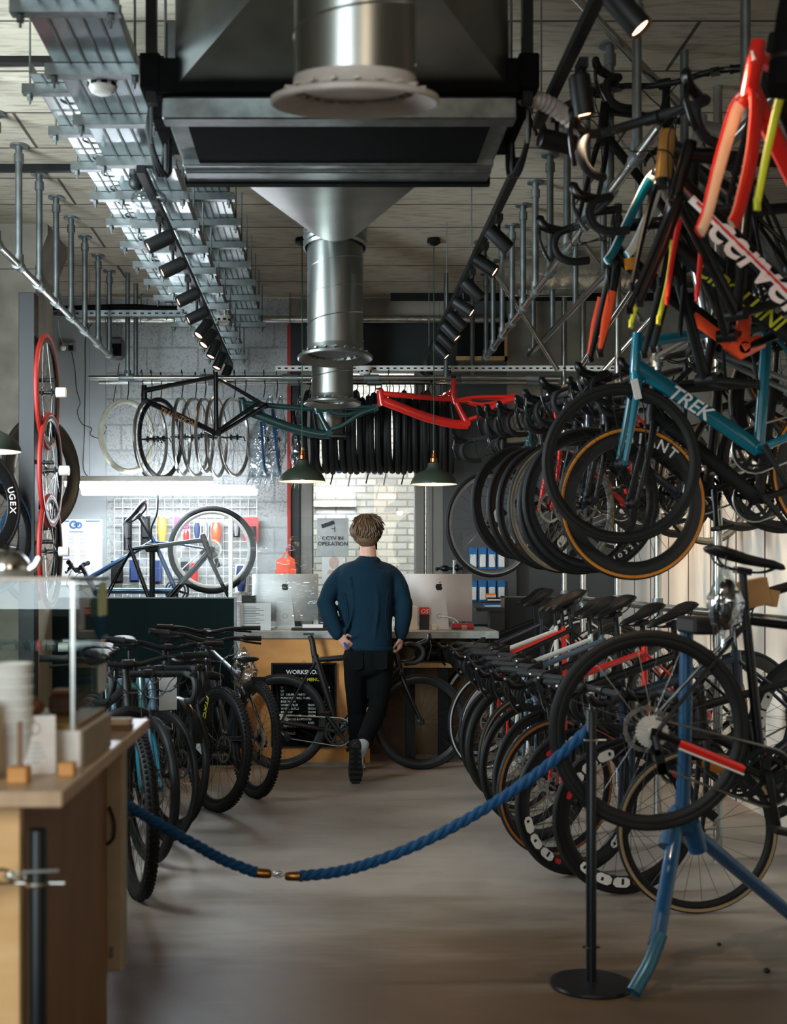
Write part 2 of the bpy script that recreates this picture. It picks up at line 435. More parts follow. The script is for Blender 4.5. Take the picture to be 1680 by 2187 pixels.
struct('wall_left', MB().bx(LEFT-.2, LEFT, -1.8, BACK+.2, 0, CEIL), 'raw_concrete')
struct('wall_yard', MB().bx(-3, 4, 13.4, 13.6, -.1, 5), 'white_brick')
struct('wall_right', MB().bx(SIDE, SIDE+.2, -1.8, BACK+.2, 0, CEIL), 'raw_concrete')
struct('wall_right_lining', MB().bx(RIGHT, RIGHT+.06, 2.0, BACK-.04, 0, 2.15), 'white_panel')
m = MB()
for k in range(17): m.bx(RIGHT-.004, RIGHT+.001, 2.05+.487*k, 2.062+.487*k, 0, 2.15)
struct('trim_4', m, 'dark_grey_paint')
# shop front behind the photographer: piers, sill and mullions round open glazing
m = MB().bx(LEFT, SIDE, -1.8, -1.6, 0, 1.15).bx(LEFT, SIDE, -1.8, -1.6, 3.3, CEIL).bx(RIGHT, SIDE, -1.8, -1.6, .55, 3.3)
for x in (LEFT+.1, -.8, .25, 1.0, RIGHT-.1): m.bx(x-.09, x+.09, -1.8, -1.6, 1.15, 3.3)
struct('wall_front', m, 'dark_grey_paint')
# lintel panel, opening reveals and rear window
struct('trim_1', MB().bx(-.315, 1.13, BACK-.03, BACK+.2, 3.137, 3.56), 'navy_panel')
struct('trim_2', MB().bx(-.33, -.3, BACK-.035, BACK, 0, 3.52), 'red_edge')
struct('wall_lintel', MB().bx(-.315, 1.13, BACK-.02, BACK+.2, 3.56, CEIL), 'raw_concrete')
m = MB().bx(-.3, -.225, BACK, BACK+.2, 0, 3.14)
struct('trim_3', m, 'navy_panel')
m = MB().bbox(-.225, -.105, BACK+.02, BACK+.14, 0, 3.14, .012).bbox(.77, .86, BACK+.02, BACK+.14, 0, 3.14, .012).bbox(.875, .93, BACK+.0, BACK+.12, 0, 3.14, .012)
m.bbox(-.105, .77, BACK+.02, BACK+.14, .72, .8, .012).bx(.93, 1.01, BACK, BACK+.14, 0, 3.14)
wf = struct('window_1', m, 'frame_grey')
clear_film('window_glass', (250,252,252), .02, .01)
struct('window_pane', MB().bx(-.105, .77, BACK+.07, BACK+.076, .8, 3.14), 'window_glass', wf)
m = MB().bx(1.13, 1.535, BACK-.045, BACK-.02, 3.245, 3.53)
o = struct('window_2', m, 'black_gloss')
m = MB().bx(1.12, 1.56, BACK-.06, BACK, 3.21, 3.245).bx(1.535, 1.56, BACK-.06, BACK, 3.21, 3.56).bx(1.12, 1.56, BACK-.06, BACK, 3.53, 3.56)
struct('window_frame', m, 'pine', o)
# concrete column with a flared head
m = MB().bx(LEFT, -1.97, 8.27, 8.8, 0, 3.55)
m.prism([(LEFT, 3.45), (-1.97, 3.45), (-1.88, 3.68), (-1.88, CEIL), (LEFT, CEIL)], .62, 'Y', (0, 8.55, 0))
struct('wall_column', m, 'raw_concrete')
struct('trim_5', MB().bx(-1.985, -1.945, 8.2, 8.268, 0, 2.95), 'pine')

# sign, poster, and a glowing strip imitating a tube reflection in the rear window
t = thing('safety_sign', 'grey security camera sign fixed behind the rear window', 'sign', (.08, BACK+.09, 1.6))
mat('sign_grey', (176,180,178), .6); mat('sign_ink', (52,56,56), .7)
m = MB().bx(-.075, .2, BACK+.04, BACK+.045, 1.53, 1.86)
part(t, 'panel', m, 'sign_grey')
q = BACK+.037
part(t, 'lettering', text_mb('CCTV IN\nOPERATION', .047, .001, .008).ext(MB()), 'sign_ink', M=Matrix.Translation((-.018, -.055, .06)), world=False)
m = MB().prism([(-.06,-.018), (.05,.018), (.038,.05), (-.07,.014)], .004, 'Y', (.03, q, 1.79)).bx(.075, .08, q-.002, q+.002, 1.74, 1.79).bx(.05, .08, q-.002, q+.002, 1.765, 1.77)
part(t, 'camera_symbol', m, 'sign_ink')
t = thing('notice_poster', 'white and blue face covering notice in the rear window', 'poster', (.05, BACK+.06, 1.3))
mat('poster_blue', (70,110,160), .7); mat('skin_print', (205,180,165), .8)
part(t, 'sheet', MB().bx(-.03, .15, BACK+.05, BACK+.054, 1.29, 1.6), 'paper')
part(t, 'banner', MB().bx(.02, .14, BACK+.046, BACK+.05, 1.56, 1.59), 'poster_blue')
m = MB().prism([(.05*cos(a*pi/8)*.8, .055*sin(a*pi/8)) for a in range(16)], .003, 'Y', (.07, BACK+.048, 1.475)).prism([(-.06,0), (.06,0), (.045,.03), (-.045,.03)], .003, 'Y', (.07, BACK+.048, 1.38))
part(t, 'drawing', m, 'skin_print')
t = thing('tube_reflection', 'short glowing strip beyond the rear window imitating a strip light reflection', 'lamp', (.1, 13.35, 2.15))
part(t, 'reflection_backing', MB().bx(-.12, .33, 13.33, 13.4, 2.11, 2.17), 'white_plastic')
part(t, 'diffuser', MB().cyl((-.1, 13.32, 2.14), (.31, 13.32, 2.14), .024), 'tube_glow')  # emissive stand-in for a workshop tube mirrored in the pane
# ------------------------------------------------------------------ ceiling services
def rod(m, x, y, z0, z1=CEIL, r=.005): m.cyl((x, y, z0), (x, y, z1), r, seg=6)
def strut(i, n, x0, x1, y, z, lab, grp, big=True):
    t = thing('strut_bar', lab, 'bracket', ((x0+x1)/2, y, z), group=grp)
    part(t, 'channel', MB().bx(x0, x1, y-.02, y+.02, z, z+.012).bx(x0, x1, y-.022, y-.016, z, z+.04).bx(x0, x1, y+.016, y+.022, z, z+.04), 'galv')
    for x in (x0+.03, x1-.03):
        m = MB(); rod(m, x, y, z-.04); m.cyl((x, y, z-.022), (x, y, z-.002), .014, seg=6)
        part(t, 'threaded_rod', m, 'galv_dull')
    return t
ZA, ZB = 3.15, 3.4
YA = [2.87, 3.35, 3.83] + [3.83+.48*k for k in range(1, 14)]
for i, y in enumerate(YA):
    strut(i, 0, -.99, -.645, y, ZA, '%s short galvanised cross bar from the near end under the lower left cable tray' % ORD[i], 'cross bars under the lower tray')
YB = [5.11+.487*k for k in range(11)]
for i, y in enumerate(YB):
    strut(i, 0, -1.27, -.49, y, ZB, '%s long galvanised cross bar from the near end carrying the upper left cable tray' % ORD[i], 'cross bars under the upper tray')
def tray(x0, x1, y0, y1, z, nm, lab, ladder):
    t = thing('cable_tray', lab, 'cable tray', ((x0+x1)/2, y0, z))
    m = MB().bx(x0, x1, y0, y1, z, z+.004)
    part(t, 'tray_bed', m, nm)
    for x in (x0, x1): part(t, 'tray_side', MB().bx(x-.003, x+.003, y0, y1, z, z+.055), 'galv')
    m = MB(); n = 5
    for k in range(1, n):
        x = x0+(x1-x0)*k/n; m.bx(x-.004, x+.004, y0, y1, z-.005, z)
    part(t, 'rib', m, 'galv_dull')
    if ladder:
        m = MB(); y = y0+.15
        while y < y1:
            m.bx(x0, x1, y-.003, y+.003, z-.004, z); m.torus(.05, .004, 14, 4, ((x0+x1)/2, y+.12, z-.002), 'Z'); y += .244
        part(t, 'slot_pattern', m, 'galv_dull')
mat('tray_galv', (150,162,166), .22, 1., scale=3, rgb2=(205,214,216), stretch=(3,.8,1), bump=.05)
mat('tray_galv_bright', (190,196,196), .3, 1., scale=5, rgb2=(220,224,222))
tray(-.955, -.675, 2.4, 10.2, ZA+.042, 'tray_galv', 'lower ribbed galvanised cable tray running down the left of the ceiling', False)
tray(-1.215, -.98, 5.0, 10.2, ZB+.042, 'tray_galv_bright', 'upper slotted galvanised cable tray further left on the ceiling', True)
tray(-.72, -.53, 6.3, 10.2, ZB+.042, 'tray_galv_bright', 'narrow upper galvanised tray right of the lower tray, far half of the ceiling', False)
# smoke detectors
def detector(c, lab, s=1.):
    t = thing('smoke_detector', lab, 'smoke detector', c)
    part(t, 'base', MB().lathe([(.0,.012), (.052*s,.012), (.055*s,0), (.05*s,-.012), (0,-.012)], 20, c), 'white_plastic')
    p = part(t, 'head', MB().lathe([(.05*s,-.012), (.05*s,-.03), (.042*s,-.045), (.03*s,-.052), (0,-.052)], 20, c), 'white_plastic')
    m = MB()
    for k in range(8):
        a = k*pi/4+.3; m.box((c[0]+.05*s*cos(a), c[1]+.05*s*sin(a), c[2]-.024), (.022*s, .006, .012), Matrix.Rotation(a+pi/2, 3, 'Z'))
    part(t, 'vent', m, 'black')
detector((-.81, 4.42, ZA+.036), 'white smoke detector under the near end of the left cable tray')
detector((-.72, 8.55, ZA+.036), 'white smoke detector under the far end of the left cable tray')
detector((.31, 9.62, 3.0), 'white smoke detector hanging under the rear slotted channel between ducts')
# twin emergency flood hanging by the tray
t = thing('emergency_light', 'clear twin lamp emergency light hung below the left cable tray', 'lamp', at(318, 425, 5.6))
c = at(318, 425, 5.6)
clear_film('clear_plastic', (235,240,242), .12, .08, .6, 9)
part(t, 'housing', MB().ball(c, .085, 14, 8, (1,.7,.55)), 'clear_plastic')
part(t, 'lamp_head', MB().ball(c+V((-.05,-.05,.06)), .036, 12, 8), 'black')
part(t, 'hanger', MB().cyl(c+V((0,0,.04)), c+V((0,0,.3)), .006), 'black')

# spot tracks
def spot(c, aim, lab, grp, lit=True, power=6):
    d = (V(aim)-V(c)).normalized()
    t = thing('track_spotlight', lab, 'spotlight', c, group=grp)
    L = .135; r = .036
    q = V((0,0,-1)).rotation_difference(d).to_matrix()
    a = V(c)-d*L/2; b = V(c)+d*L/2
    hd = MB().sweep([a, a+d*.006, b-d*.004, b], [r*.8, r, r, r*.96], 18, cap=False); hd.sweep([a-d*.001, a+d*.001], r*.82, 18)
    hd.sweep([b, b-d*.03], [r*.92, r*.5], 18, cap=False)
    part(t, 'head', hd, 'black')
    if lit: part(t, 'lens', MB().sweep([b-d*.012, b-d*.010], r*.84, 18), 'spot_glow')
    m = MB().cyl(V(c)+V((0,0,.02)), V(c)+V((0,0,.085)), .008); m.box(V(c)+V((0,0,.098)), (.03, .075, .03))
    part(t, 'bracket', m, 'black')
    if lit and power:
        l = bpy.data.lights.new('lamp', 'SPOT'); l.energy = power; l.color = (1., .70, .44); l.spot_size = radians(62); l.spot_blend = .6; l.shadow_soft_size = .03
        o = bpy.data.objects.new('lamp', l); COL.objects.link(o); o.parent = t; o.location = d*(L/2+.01); o.rotation_euler = d.to_track_quat('-Z', 'Y').to_euler()
    return t
def track(x, y0, y1, z, lab):
    t = thing('light_track', lab, 'light track', (x, y0, z))
    part(t, 'rail', MB().bx(x-.018, x+.018, y0, y1, z, z+.035), 'black')
    y = y0+.3
    while y < y1: part(t, 'suspension', MB().cyl((x, y, z+.03), (x, y, CEIL), .003, seg=6), 'galv_dull'); y += 1.4
track(-.79, 5.2, 10.15, 3.1, 'black lighting track under the left cable tray')
track(.815, 2.9, 4.68, 3.1, 'near length of black lighting track on the right')
track(.815, 5.1, 10.1, 3.1, 'far length of black lighting track on the right')
zl = 2.99
for i, y in enumerate([5.87, 6.38, 7.07, 7.58, 7.98, 8.32, 8.72, 9.2, 9.8]):
    spot((-.80, y, zl), (-.80-(1.0 if i < 4 else .35), y-.25, zl-(.55 if i < 6 else .9)), '%s black cylinder spotlight from the near end of the left track' % ORD[i], 'spotlights on the left track', True, SPOT*.6)
ys = [5.83, 6.33, 6.88, 7.33, 7.73, 8.08, 8.42, 8.78, 9.85]
for i, y in enumerate(ys):
    spot((.83, y, zl), ((1.55, y-.2, zl-(.55 if i < 5 else .8)) if i % 2 else (2.5, y-.1, 1.3)), '%s black cylinder spotlight from the near end of the far right track' % ORD[i], 'spotlights on the far right track', True, SPOT*(1 if i % 2 else 2.2))
for i, (y, aim) in enumerate([(3.42, (1.55, 3.22, 2.0)), (4.02, (1.3, 4.25, 0)), (4.45, (1.9, 4.6, 2.8))]):
    spot((.845, y, 2.97), aim, '%s black cylinder spotlight from the near end of the near right track' % ORD[i], 'spotlights on the near right track', True, SPOT*(1.6, 2.2, 1.0)[i])

# pendants
def pendant(c, lab, s=1., power=6):
    t = thing('pendant_lamp', lab, 'pendant lamp', c)
    R = .165*s
    prof = [(R,0), (R*1.0,.004), (R*.97,.022*s), (R*.86,.055*s), (R*.62,.085*s), (R*.36,.105*s), (R*.27,.125*s), (R*.25,.15*s), (R*.14,.162*s), (0,.162*s)]
    part(t, 'shade', MB().lathe(prof, 40, c), 'lamp_green')
    part(t, 'shade_lining', MB().lathe([(R*.985,.003), (R*.93,.024*s), (R*.8,.052*s), (R*.5,.082*s), (0,.1*s)], 40, c), 'white_flange')
    part(t, 'lamp_cap', MB().lathe([(.026*s,.158*s), (.026*s,.185*s), (.016*s,.192*s), (.014*s,.215*s), (.008*s,.22*s), (.008*s,.24*s), (0,.24*s)], 16, c), 'copper')
    part(t, 'flex', MB().cyl(V(c)+V((0,0,.23*s)), (c[0], c[1], CEIL-.03), .0035, seg=6), mat('green_flex', (38,66,48), .7))
    part(t, 'ceiling_rose', MB().lathe([(0,0), (.045,0), (.05,-.03), (.02,-.05), (0,-.05)], 16, (c[0], c[1], CEIL)), 'black')
    part(t, 'bulb', MB().ball(V(c)+V((0,0,.035*s)), .03*s, 12, 8), 'lamp_glow')
    l = bpy.data.lights.new('lamp', 'POINT'); l.energy = power; l.color = (1., .68, .42); l.shadow_soft_size = .03
    o = bpy.data.objects.new('lamp', l); COL.objects.link(o); o.parent = t; o.location = (0, 0, -.005)
pendant(at(645, 1029, 8.6), 'dark green dome pendant lamp left of the hanging tyres', 1, PEND)
pendant(at(926, 1035, 8.6), 'dark green dome pendant lamp right of the hanging tyres', 1, PEND)
pendant(at(-28, 965, 5.6), 'dark dome pendant lamp cut by the left edge', .95, PEND*.25)

# fan coil unit with hoods
x0, x1, ya, yb, zu = -.55, .645, 4.2, 4.83, 2.95
t = thing('fan_coil_unit', 'large galvanised fan coil unit with black underside hung at ceiling centre', 'air conditioner', ((x0+x1)/2, (ya+yb)/2, zu))
part(t, 'casing', MB().bbox(x0, x1, ya, yb, zu+.02, 3.3, .006), 'galv_dull')
part(t, 'front_lip', MB().bbox(x0-.01, x1+.01, ya-.03, ya+.05, zu, zu+.075, .005), 'galv')
part(t, 'rear_lip', MB().bbox(x0+.005, x1-.005, yb-.13, yb-.02, zu-.012, zu+.03, .005).bbox(x0+.005, x1-.005, yb-.19, yb-.135, zu-.004, zu+.03, .003), 'galv')
part(t, 'filter', MB().bx(x0+.07, x1-.07, ya+.06, yb-.2, zu+.004, zu+.02), 'black_matte')
part(t, 'rear_gasket', MB().bx(x0-.005, x1+.005, yb-.02, yb+.02, zu-.02, zu+.05), 'black_matte')
part(t, 'front_gasket', MB().bx(x0-.015, x1+.015, ya-.05, ya-.005, zu+.085, zu+.2), 'black_matte')
for x in (x0-.05, x1+.05):
    part(t, 'hanger_frame', MB().bx(x-.018, x+.018, ya-.02, ya+.02, zu+.06, CEIL), 'black')
    part(t, 'end_plate', MB().bbox(x-.035, x+.035, ya-.05, yb, zu+.1, zu+.22, .005), 'black_matte')
    for dy in (.12, .5): part(t, 'threaded_rod', MB().cyl((x*1.03, ya+dy, zu-.03), (x*1.03, ya+dy, CEIL), .006, seg=6), 'galv_dull')
def loft(m, A, B, seg):
    n = len(m.v); m.v += [tuple(p) for p in A]+[tuple(p) for p in B]
    m.f += [(n+k, n+(k+1) % seg, n+seg+(k+1) % seg, n+seg+k) for k in range(seg)]
def hood(xa, xb, za, zb, y, cx, cz, r, yc, seg=32):
    """rectangle to round transition"""
    A = []; B = []
    for k in range(seg):
        a = 2*pi*k/seg; u, v_ = cos(a), sin(a); q = max(abs(u), abs(v_)); 
        A.append(((xa+xb)/2+(xb-xa)/2*u/q, y, (za+zb)/2+(zb-za)/2*v_/q)); B.append((cx+r*u, yc, cz+r*v_))
    m = MB(); loft(m, A, B, seg); return m
part(t, 'near_hood', hood(x0+.035, x1-.02, 3.06, 3.46, ya-.03, .07, 3.33, .155, 3.45), 'galv_duct')
part(t, 'far_hood', hood(-.33, .38, 2.95, 3.35, yb+.02, .045, 3.06, .17, 5.5), 'galv_duct')
for sx in (-1, 1):
    for k in range(3):
        m = MB(); m.sweep(smooth_path([(.05+sx*(.64+.02*k), ya+.2+.1*k, 3.25), (.05+sx*(.69+.02*k), ya+.25+.1*k, 3.0+.05*k), (.05+sx*(.64+.03*k), ya+.4+.1*k, 2.9+.03*k), (.05+sx*.66, ya+.5, 3.3)]), .008, 6)
        part(t, 'cable', m, 'black')
p = [(x1+.04, 4.25, 3.06), (x1+.14, 4.3, 3.05), (x1+.25, 4.35, 3.0)]
m = MB(); q = smooth_path(p, 12); m.sweep(q, [.028+.004*(i % 2) for i in range(len(q))], 10)
part(t, 'drain_hose', m, 'white_flange')
# spiral ducts hanging down
def drop_duct(x, y, z0, z1, r, lab, tilt=0., fl=1.45, elbow=None, teeth=True):
    t = thing('air_duct', lab, 'air duct', (x, y, z0))
    R = Matrix.Translation((x, y, z0)) @ Matrix.Rotation(tilt, 4, 'X') @ Matrix.Translation((-x, -y, -z0))
    prof = []; h = .04; n = int((z1-z0-h)/.14)
    m = MB().lathe([(r, z0+h), (r, z1)], 40, (x, y, 0))
    part(t, 'duct', MB().ext(m, R), 'galv_duct')
    m = MB(); k = 0; pts = []
    while z0+h+.05+k*.004 < z1: pts.append((x+r*cos(k*.19), y+r*sin(k*.19), z0+h+.05+k*.0042)); k += 1
    m.sweep(pts, .003, 4); part(t, 'spiral_seam', MB().ext(m, R), 'galv_duct')
    m = MB().lathe([(r+.002, z0+h+.02), (r+.004, z0+h), (r*1.08, z0+h*.6), (r*fl*.86, z0+.022), (r*fl, z0+.012), (r*fl*1.005, z0), (r*fl*.98, z0-.004), (r*fl*.85, z0+.012), (r*1.0, z0+h*.6), (r*.97, z0+h+.05)], 44, (x, y, 0))
    part(t, 'flare', MB().ext(m, R), 'white_flange' if teeth else 'galv_duct')
    m = MB()
    for k in range(20):
        a = 2*pi*k/20; m.box((x+r*1.04*cos(a), y+r*1.04*sin(a), z0+.028), (r*.34, .012, .006), Matrix.Rotation(a, 3, 'Z') @ Matrix.Rotation(.3, 3, 'X'))
    m.lathe([(0, z0+.03), (r*.86, z0+.03), (r*.88, z0+.036), (0, z0+.036)], 32, (x, y, 0))
    part(t, 'vane_ring', MB().ext(m, R), 'galv_dull' if not teeth else 'white_flange')
    if elbow:
        pts = smooth_path([R @ V((x, y, z1-.04)), R @ V((x, y, z1+.1))]+[V(e) for e in elbow], 10)
        rr = [r*1.1+(.008 if i % 2 else 0) for i in range(len(pts))]
        part(t, 'flexible_elbow', MB().sweep(pts, rr, 28, cap=False), 'galv')
    return t
drop_duct(.072, 3.02, 2.56, 3.32, .149, 'nearest spiral duct with wide pale flared outlet, top centre', radians(11), 1.40, [(.07, 3.1, 3.55), (.07, 3.28, 3.5), (.07, 3.46, 3.36)])
drop_duct(.048, 6.05, 2.455, 3.05, .139, 'second spiral duct dropping from the unit, flared metal outlet', radians(-3), 1.34, [(.046, 5.95, 3.22), (.045, 5.7, 3.16), (.045, 5.45, 3.07)], False)
drop_duct(.046, 8.2, 2.525, CEIL-.02, .14, 'third spiral duct, middle size, just below the second', radians(-1), 1.38, None, False)
drop_duct(.03, 9.7, 2.46, CEIL-.02, .131, 'furthest and smallest spiral duct above the counter', radians(2), 1.38, None, False)
for s_ in (-1, 1):
    pass
# conduit lines and foil wrapped pipes below the ceiling
solo('conduit', MB().bx(LEFT, .75, 7.02, 7.06, 2.99+.72, CEIL), 'black', 'long black conduit across the ceiling left of the second duct', 'conduit')
solo('conduit', MB().bx(.55, SIDE, 10.28, 10.32, 3.69, CEIL), 'black', 'black conduit across the far right of the ceiling', 'conduit')
solo('conduit', MB().bx(LEFT, -.5, 5.55, 5.6, CEIL-.03, CEIL), 'black', 'black conduit crossing the ceiling above the left trays', 'conduit')
def foil_pipe(p, r, lab):
    pts = [V(p[0]).lerp(V(p[1]), k/40) for k in range(41)]; rnd = random.Random(len(lab))
    t = thing('lagged_pipe', lab, 'pipe', pts[0]); part(t, 'lagging', MB().sweep(pts, [r*rnd.uniform(.93, 1.06) for _ in pts], 14), 'foil')
    for k in (6, 20, 34): part(t, 'hanger', MB().cyl(pts[k], (pts[k].x, pts[k].y, CEIL), .005, seg=6).torus(r+.004, .004, 20, 6, pts[k], 'X'), 'galv_dull')
foil_pipe([(-2.1, 10.3, 3.53), (1.5, 10.3, 3.53)], .032, 'thin foil wrapped pipe along the top of the back wall')
foil_pipe([(1.25, 8.6, 3.5), (4.6, 8.6, 3.5)], .11, 'fat foil wrapped pipe behind the right hand rails')
m = MB()
pts = []
for i in range(12):
    for j in range(8): pts.append((1.3+.62*i/11, 8.9+random.uniform(-.02,.02), 3.42+.33*j/7))
m.add(pts, [(i*8+j, (i+1)*8+j, (i+1)*8+j+1, i*8+j+1) for i in range(11) for j in range(7)]); m.sharp = 5
mf = MB().ext(m); mf.bx(1.3, 1.92, 8.93, 8.97, 3.42, 3.75); mf.sharp = 5
solo('foil_blanket', mf, 'foil', 'crumpled foil faced insulation panel at the ceiling behind the right rails', 'insulation')
# rear slotted channels
t = thing('slotted_channel', 'white slotted steel channel across the room above the hanging tyres', 'channel', (.8, 9.7, 3.0))
part(t, 'channel', MB().bx(-.4, 2.3, 9.68, 9.72, 2.995, 3.035), 'white_plastic')
m = MB()
for k in range(50): m.bx(-.38+.054*k, -.355+.054*k, 9.677, 9.681, 3.008, 3.02)
part(t, 'slot', m, 'black'); bpy.data.objects[t.children[-1].name]['kind'] = 'stuff'
t = thing('slotted_channel', 'grey slotted steel channel with black cables above the left wheels', 'channel', (-1.4, 9.3, 3.4))
part(t, 'channel', MB().bx(-2.2, -.95, 9.28, 9.32, 3.345, 3.39), 'galv')
m = MB()
for k in range(22): m.bx(-2.18+.055*k, -2.155+.055*k, 9.277, 9.281, 3.36, 3.372)
part(t, 'slot', m, 'black'); t.children[-1]['kind'] = 'stuff'
part(t, 'cable', MB().sweep(smooth_path([(-2.2, 9.3, 3.4), (-1.9, 9.3, 3.41), (-1.5, 9.3, 3.42), (-1.3, 9.3, 3.41), (-1.0, 9.3, 3.4)]), .022, 8), 'black_matte')
for x in (-1.95, -1.1): part(t, 'hanger', MB().cyl((x, 9.3, 3.38), (x, 9.3, CEIL), .006, seg=6), 'galv_dull')

# hanging rails of scaffold tube
def tube_rail(x, y0, y1, z, posts, lab, r=.021):
    t = thing('hanging_rail', lab, 'rail', (x, y0, z))
    part(t, 'tube', MB().cyl((x, y0, z), (x, y1, z), r, seg=14), 'tube_steel')
    for y in posts:
        m = MB().cyl((x, y, z), (x, y, CEIL), .019, seg=12).cyl((x, y-.045, z), (x, y+.045, z), .03, seg=12).cyl((x, y, z), (x, y, z+.06), .027, seg=12)
        m.cyl((x, y, CEIL-.012), (x, y, CEIL), .05, seg=14).cyl((x, y, CEIL-.1), (x, y, CEIL-.05), .027, seg=12)
        part(t, 'post', m, 'galv_dull')
tube_rail(-1.69, 5.0, 9.72, 3.085, [5.3, 5.77, 6.24, 6.71, 7.19, 7.64, 8.09, 8.55, 9.05, 9.52], 'galvanised tube rail on posts along the left of the ceiling')
tube_rail(1.265, 4.6, 9.75, 3.085, [4.95, 5.42, 5.9, 6.38, 6.86, 7.34, 7.8, 8.26, 8.72, 9.2, 9.6], 'galvanised tube rail on posts along the right of the ceiling')
# ------------------------------------------------------------------ bicycles
def annulus(m, ro, ri, n, y, th=.003, c=(0,0)):
    """flat ring in the XZ plane; ro(k) outer radius at step k"""
    vs = []; fs = []
    for s_ in (-.5, .5):
        for k in range(n):
            a = 2*pi*k/n; R = ro(k)
            vs.append((c[0]+R*cos(a), y+s_*th, c[1]+R*sin(a))); vs.append((c[0]+ri*cos(a), y+s_*th, c[1]+ri*sin(a)))
    N = 2*n
    for k in range(n):
        a, b, c_, d = 2*k, 2*k+1, 2*((k+1) % n)+1, 2*((k+1) % n)
        fs += [(a, d, c_, b), (N+a, N+b, N+c_, N+d), (a, N+a, N+d, d), (b, c_, N+c_, N+b)]
    return m.add(vs, fs)
def geo(kind):
    g = dict(R=.338, tr=.0135, bb=V((0,0,.268)), ra=V((-.408,0,.338)), fa=V((.585,0,.338)), hb=V((.440,0,.705)), ht=V((.400,0,.845)),
             st=V((-.155,0,.775)), sad=V((-.19,0,.965)), bar=V((.485,0,.885)), dt=.020, tt=.016, seat=.016, stay=.0085, flat=1., lat=1., fork='rigid', bars='drop')
    if kind == 'aero': g.update(dt=.033, tt=.022, seat=.024, stay=.010, lat=.62)
    if kind == 'gravel': g.update(R=.352, tr=.021)
    if kind in ('mtb', 'hybrid'):
        g.update(R=.362, tr=.028, bb=V((0,0,.312)), ra=V((-.44,0,.362)), fa=V((.70,0,.362)), hb=V((.505,0,.80)), ht=V((.462,0,.915)),
                 st=V((-.15,0,.72)), sad=V((-.20,0,.985)), bar=V((.485,0,.985)), dt=.024, tt=.019, seat=.017, stay=.010, fork='susp', bars='flat')
    if kind == 'hybrid': g.update(R=.35, tr=.018, ra=V((-.43,0,.35)), fa=V((.62,0,.35)), hb=V((.465,0,.74)), ht=V((.425,0,.89)), bar=V((.45,0,.975)), fork='rigid')
    return g
_BM = {}
def cached(key, fn):
    if key not in _BM: _BM[key] = fn().mesh(key[-1])
    return _BM[key]
def m_frame(g):
    m = MB(); L = g['lat']; bb, ht, hb, st, ra = g['bb'], g['ht'], g['hb'], g['st'], g['ra']
    Y = (0, 1, 0); ax = (ht-hb).normalized()
    def tb(a, b, r0, r1, n=5, mid=None):
        pts = [a.lerp(b, k/n) for k in range(n+1)]; rr = [r0+(r1-r0)*k/n for k in range(n+1)]
        if mid: rr = [r*(1+mid*sin(pi*k/n)) for k, r in enumerate(rr)]
        m.sweep(pts, [(r, r*L) for r in rr], 12, ref=Y)
    m.sweep([hb-ax*.012, hb, ht, ht+ax*.012], [(.024,.021), (.025,.022), (.022,.020), (.021,.019)], 14, ref=Y)
    tb(ht-ax*.03, st, g['tt']*1.15, g['tt']*.85); tb(hb+ax*.02, bb, g['dt'], g['dt']*1.05, 6)
    tb(bb, st+(st-bb).normalized()*.035, g['seat']*1.1, g['seat'])
    m.sweep([bb+V((0,-.036,0)), bb+V((0,.036,0))], .023, 16)
    for s_ in (-1, 1):
        m.sweep(smooth_path([st+V((-.005,s_*.012,-.02)), st.lerp(ra,.35)+V((0,s_*.038,0)), st.lerp(ra,.75)+V((0,s_*.06,0)), ra+V((.01,s_*.066,.01))], 4), g['stay']*.85, 8)
        m.sweep(smooth_path([bb+V((-.01,s_*.026,0)), bb.lerp(ra,.4)+V((0,s_*.046,.0)), ra+V((.005,s_*.066,0))], 5), [(g['stay']*1.5, g['stay'])]*11, 8, ref=Y)
        m.box(ra+V((.005,s_*.066,-.004)), (.035, .006, .04))
    return m
def m_fork(g):
    m = MB(); hb, ht, fa = g['hb'], g['ht'], g['fa']; ax = (ht-hb).normalized(); Y = (0,1,0)
    cr = hb-ax*.03
    m.sweep([cr-ax*.01, hb-ax*.002], [(.022,.026), (.023,.023)], 12, ref=Y)
    for s_ in (-1, 1):
        top = cr+V((0,s_*.036,0))
        pts = smooth_path([cr+V((0,s_*.006,.006)), cr+V((.002,s_*.034,-.02)), cr.lerp(fa,.5)+V((-.006,s_*.049,0)), fa+V((0,s_*.052,.005))], 5)
        n = len(pts); k_ = 1.25 if g['lat'] < 1 else 1
        m.sweep(pts, [((.017-.009*i/n)*k_, .012-.004*i/n) for i in range(n)], 10, ref=Y)
        m.box(fa+V((0,s_*.052,.003)), (.022,.008,.03))
    return m
def m_susp(g):
    hb, ht, fa = g['hb'], g['ht'], g['fa']; ax = (ht-hb).normalized(); m = MB(); cr = hb-ax*.035; off = fa-(cr-ax*((cr-fa).length))
    m.sweep([cr+V((.01,-.085,0)), cr+V((.012,-.06,.004)), cr+V((0,0,.014)), cr+V((.012,.06,.004)), cr+V((.01,.085,0))], [.016,.024,.028,.024,.016], 10)
    for s_ in (-1, 1):
        a = cr+V((.012,s_*.066,-.17)); e = fa+V((0,s_*.066,-.01)); b = e-V((.02,0,0))
        m.sweep([a, a.lerp(e,.1), a.lerp(e,.85), e], [.021,.0215,.02,.016], 12); m.box(e, (.03,.02,.035))
    a0 = cr+V((.012,0,-.20)); m.sweep(smooth_path([a0+V((-.01,-.06,-.01)), a0+V((.02,-.05,.06)), a0+V((.03,0,.085)), a0+V((.02,.05,.06)), a0+V((-.01,.06,-.01))], 5), .011, 8)
    return m
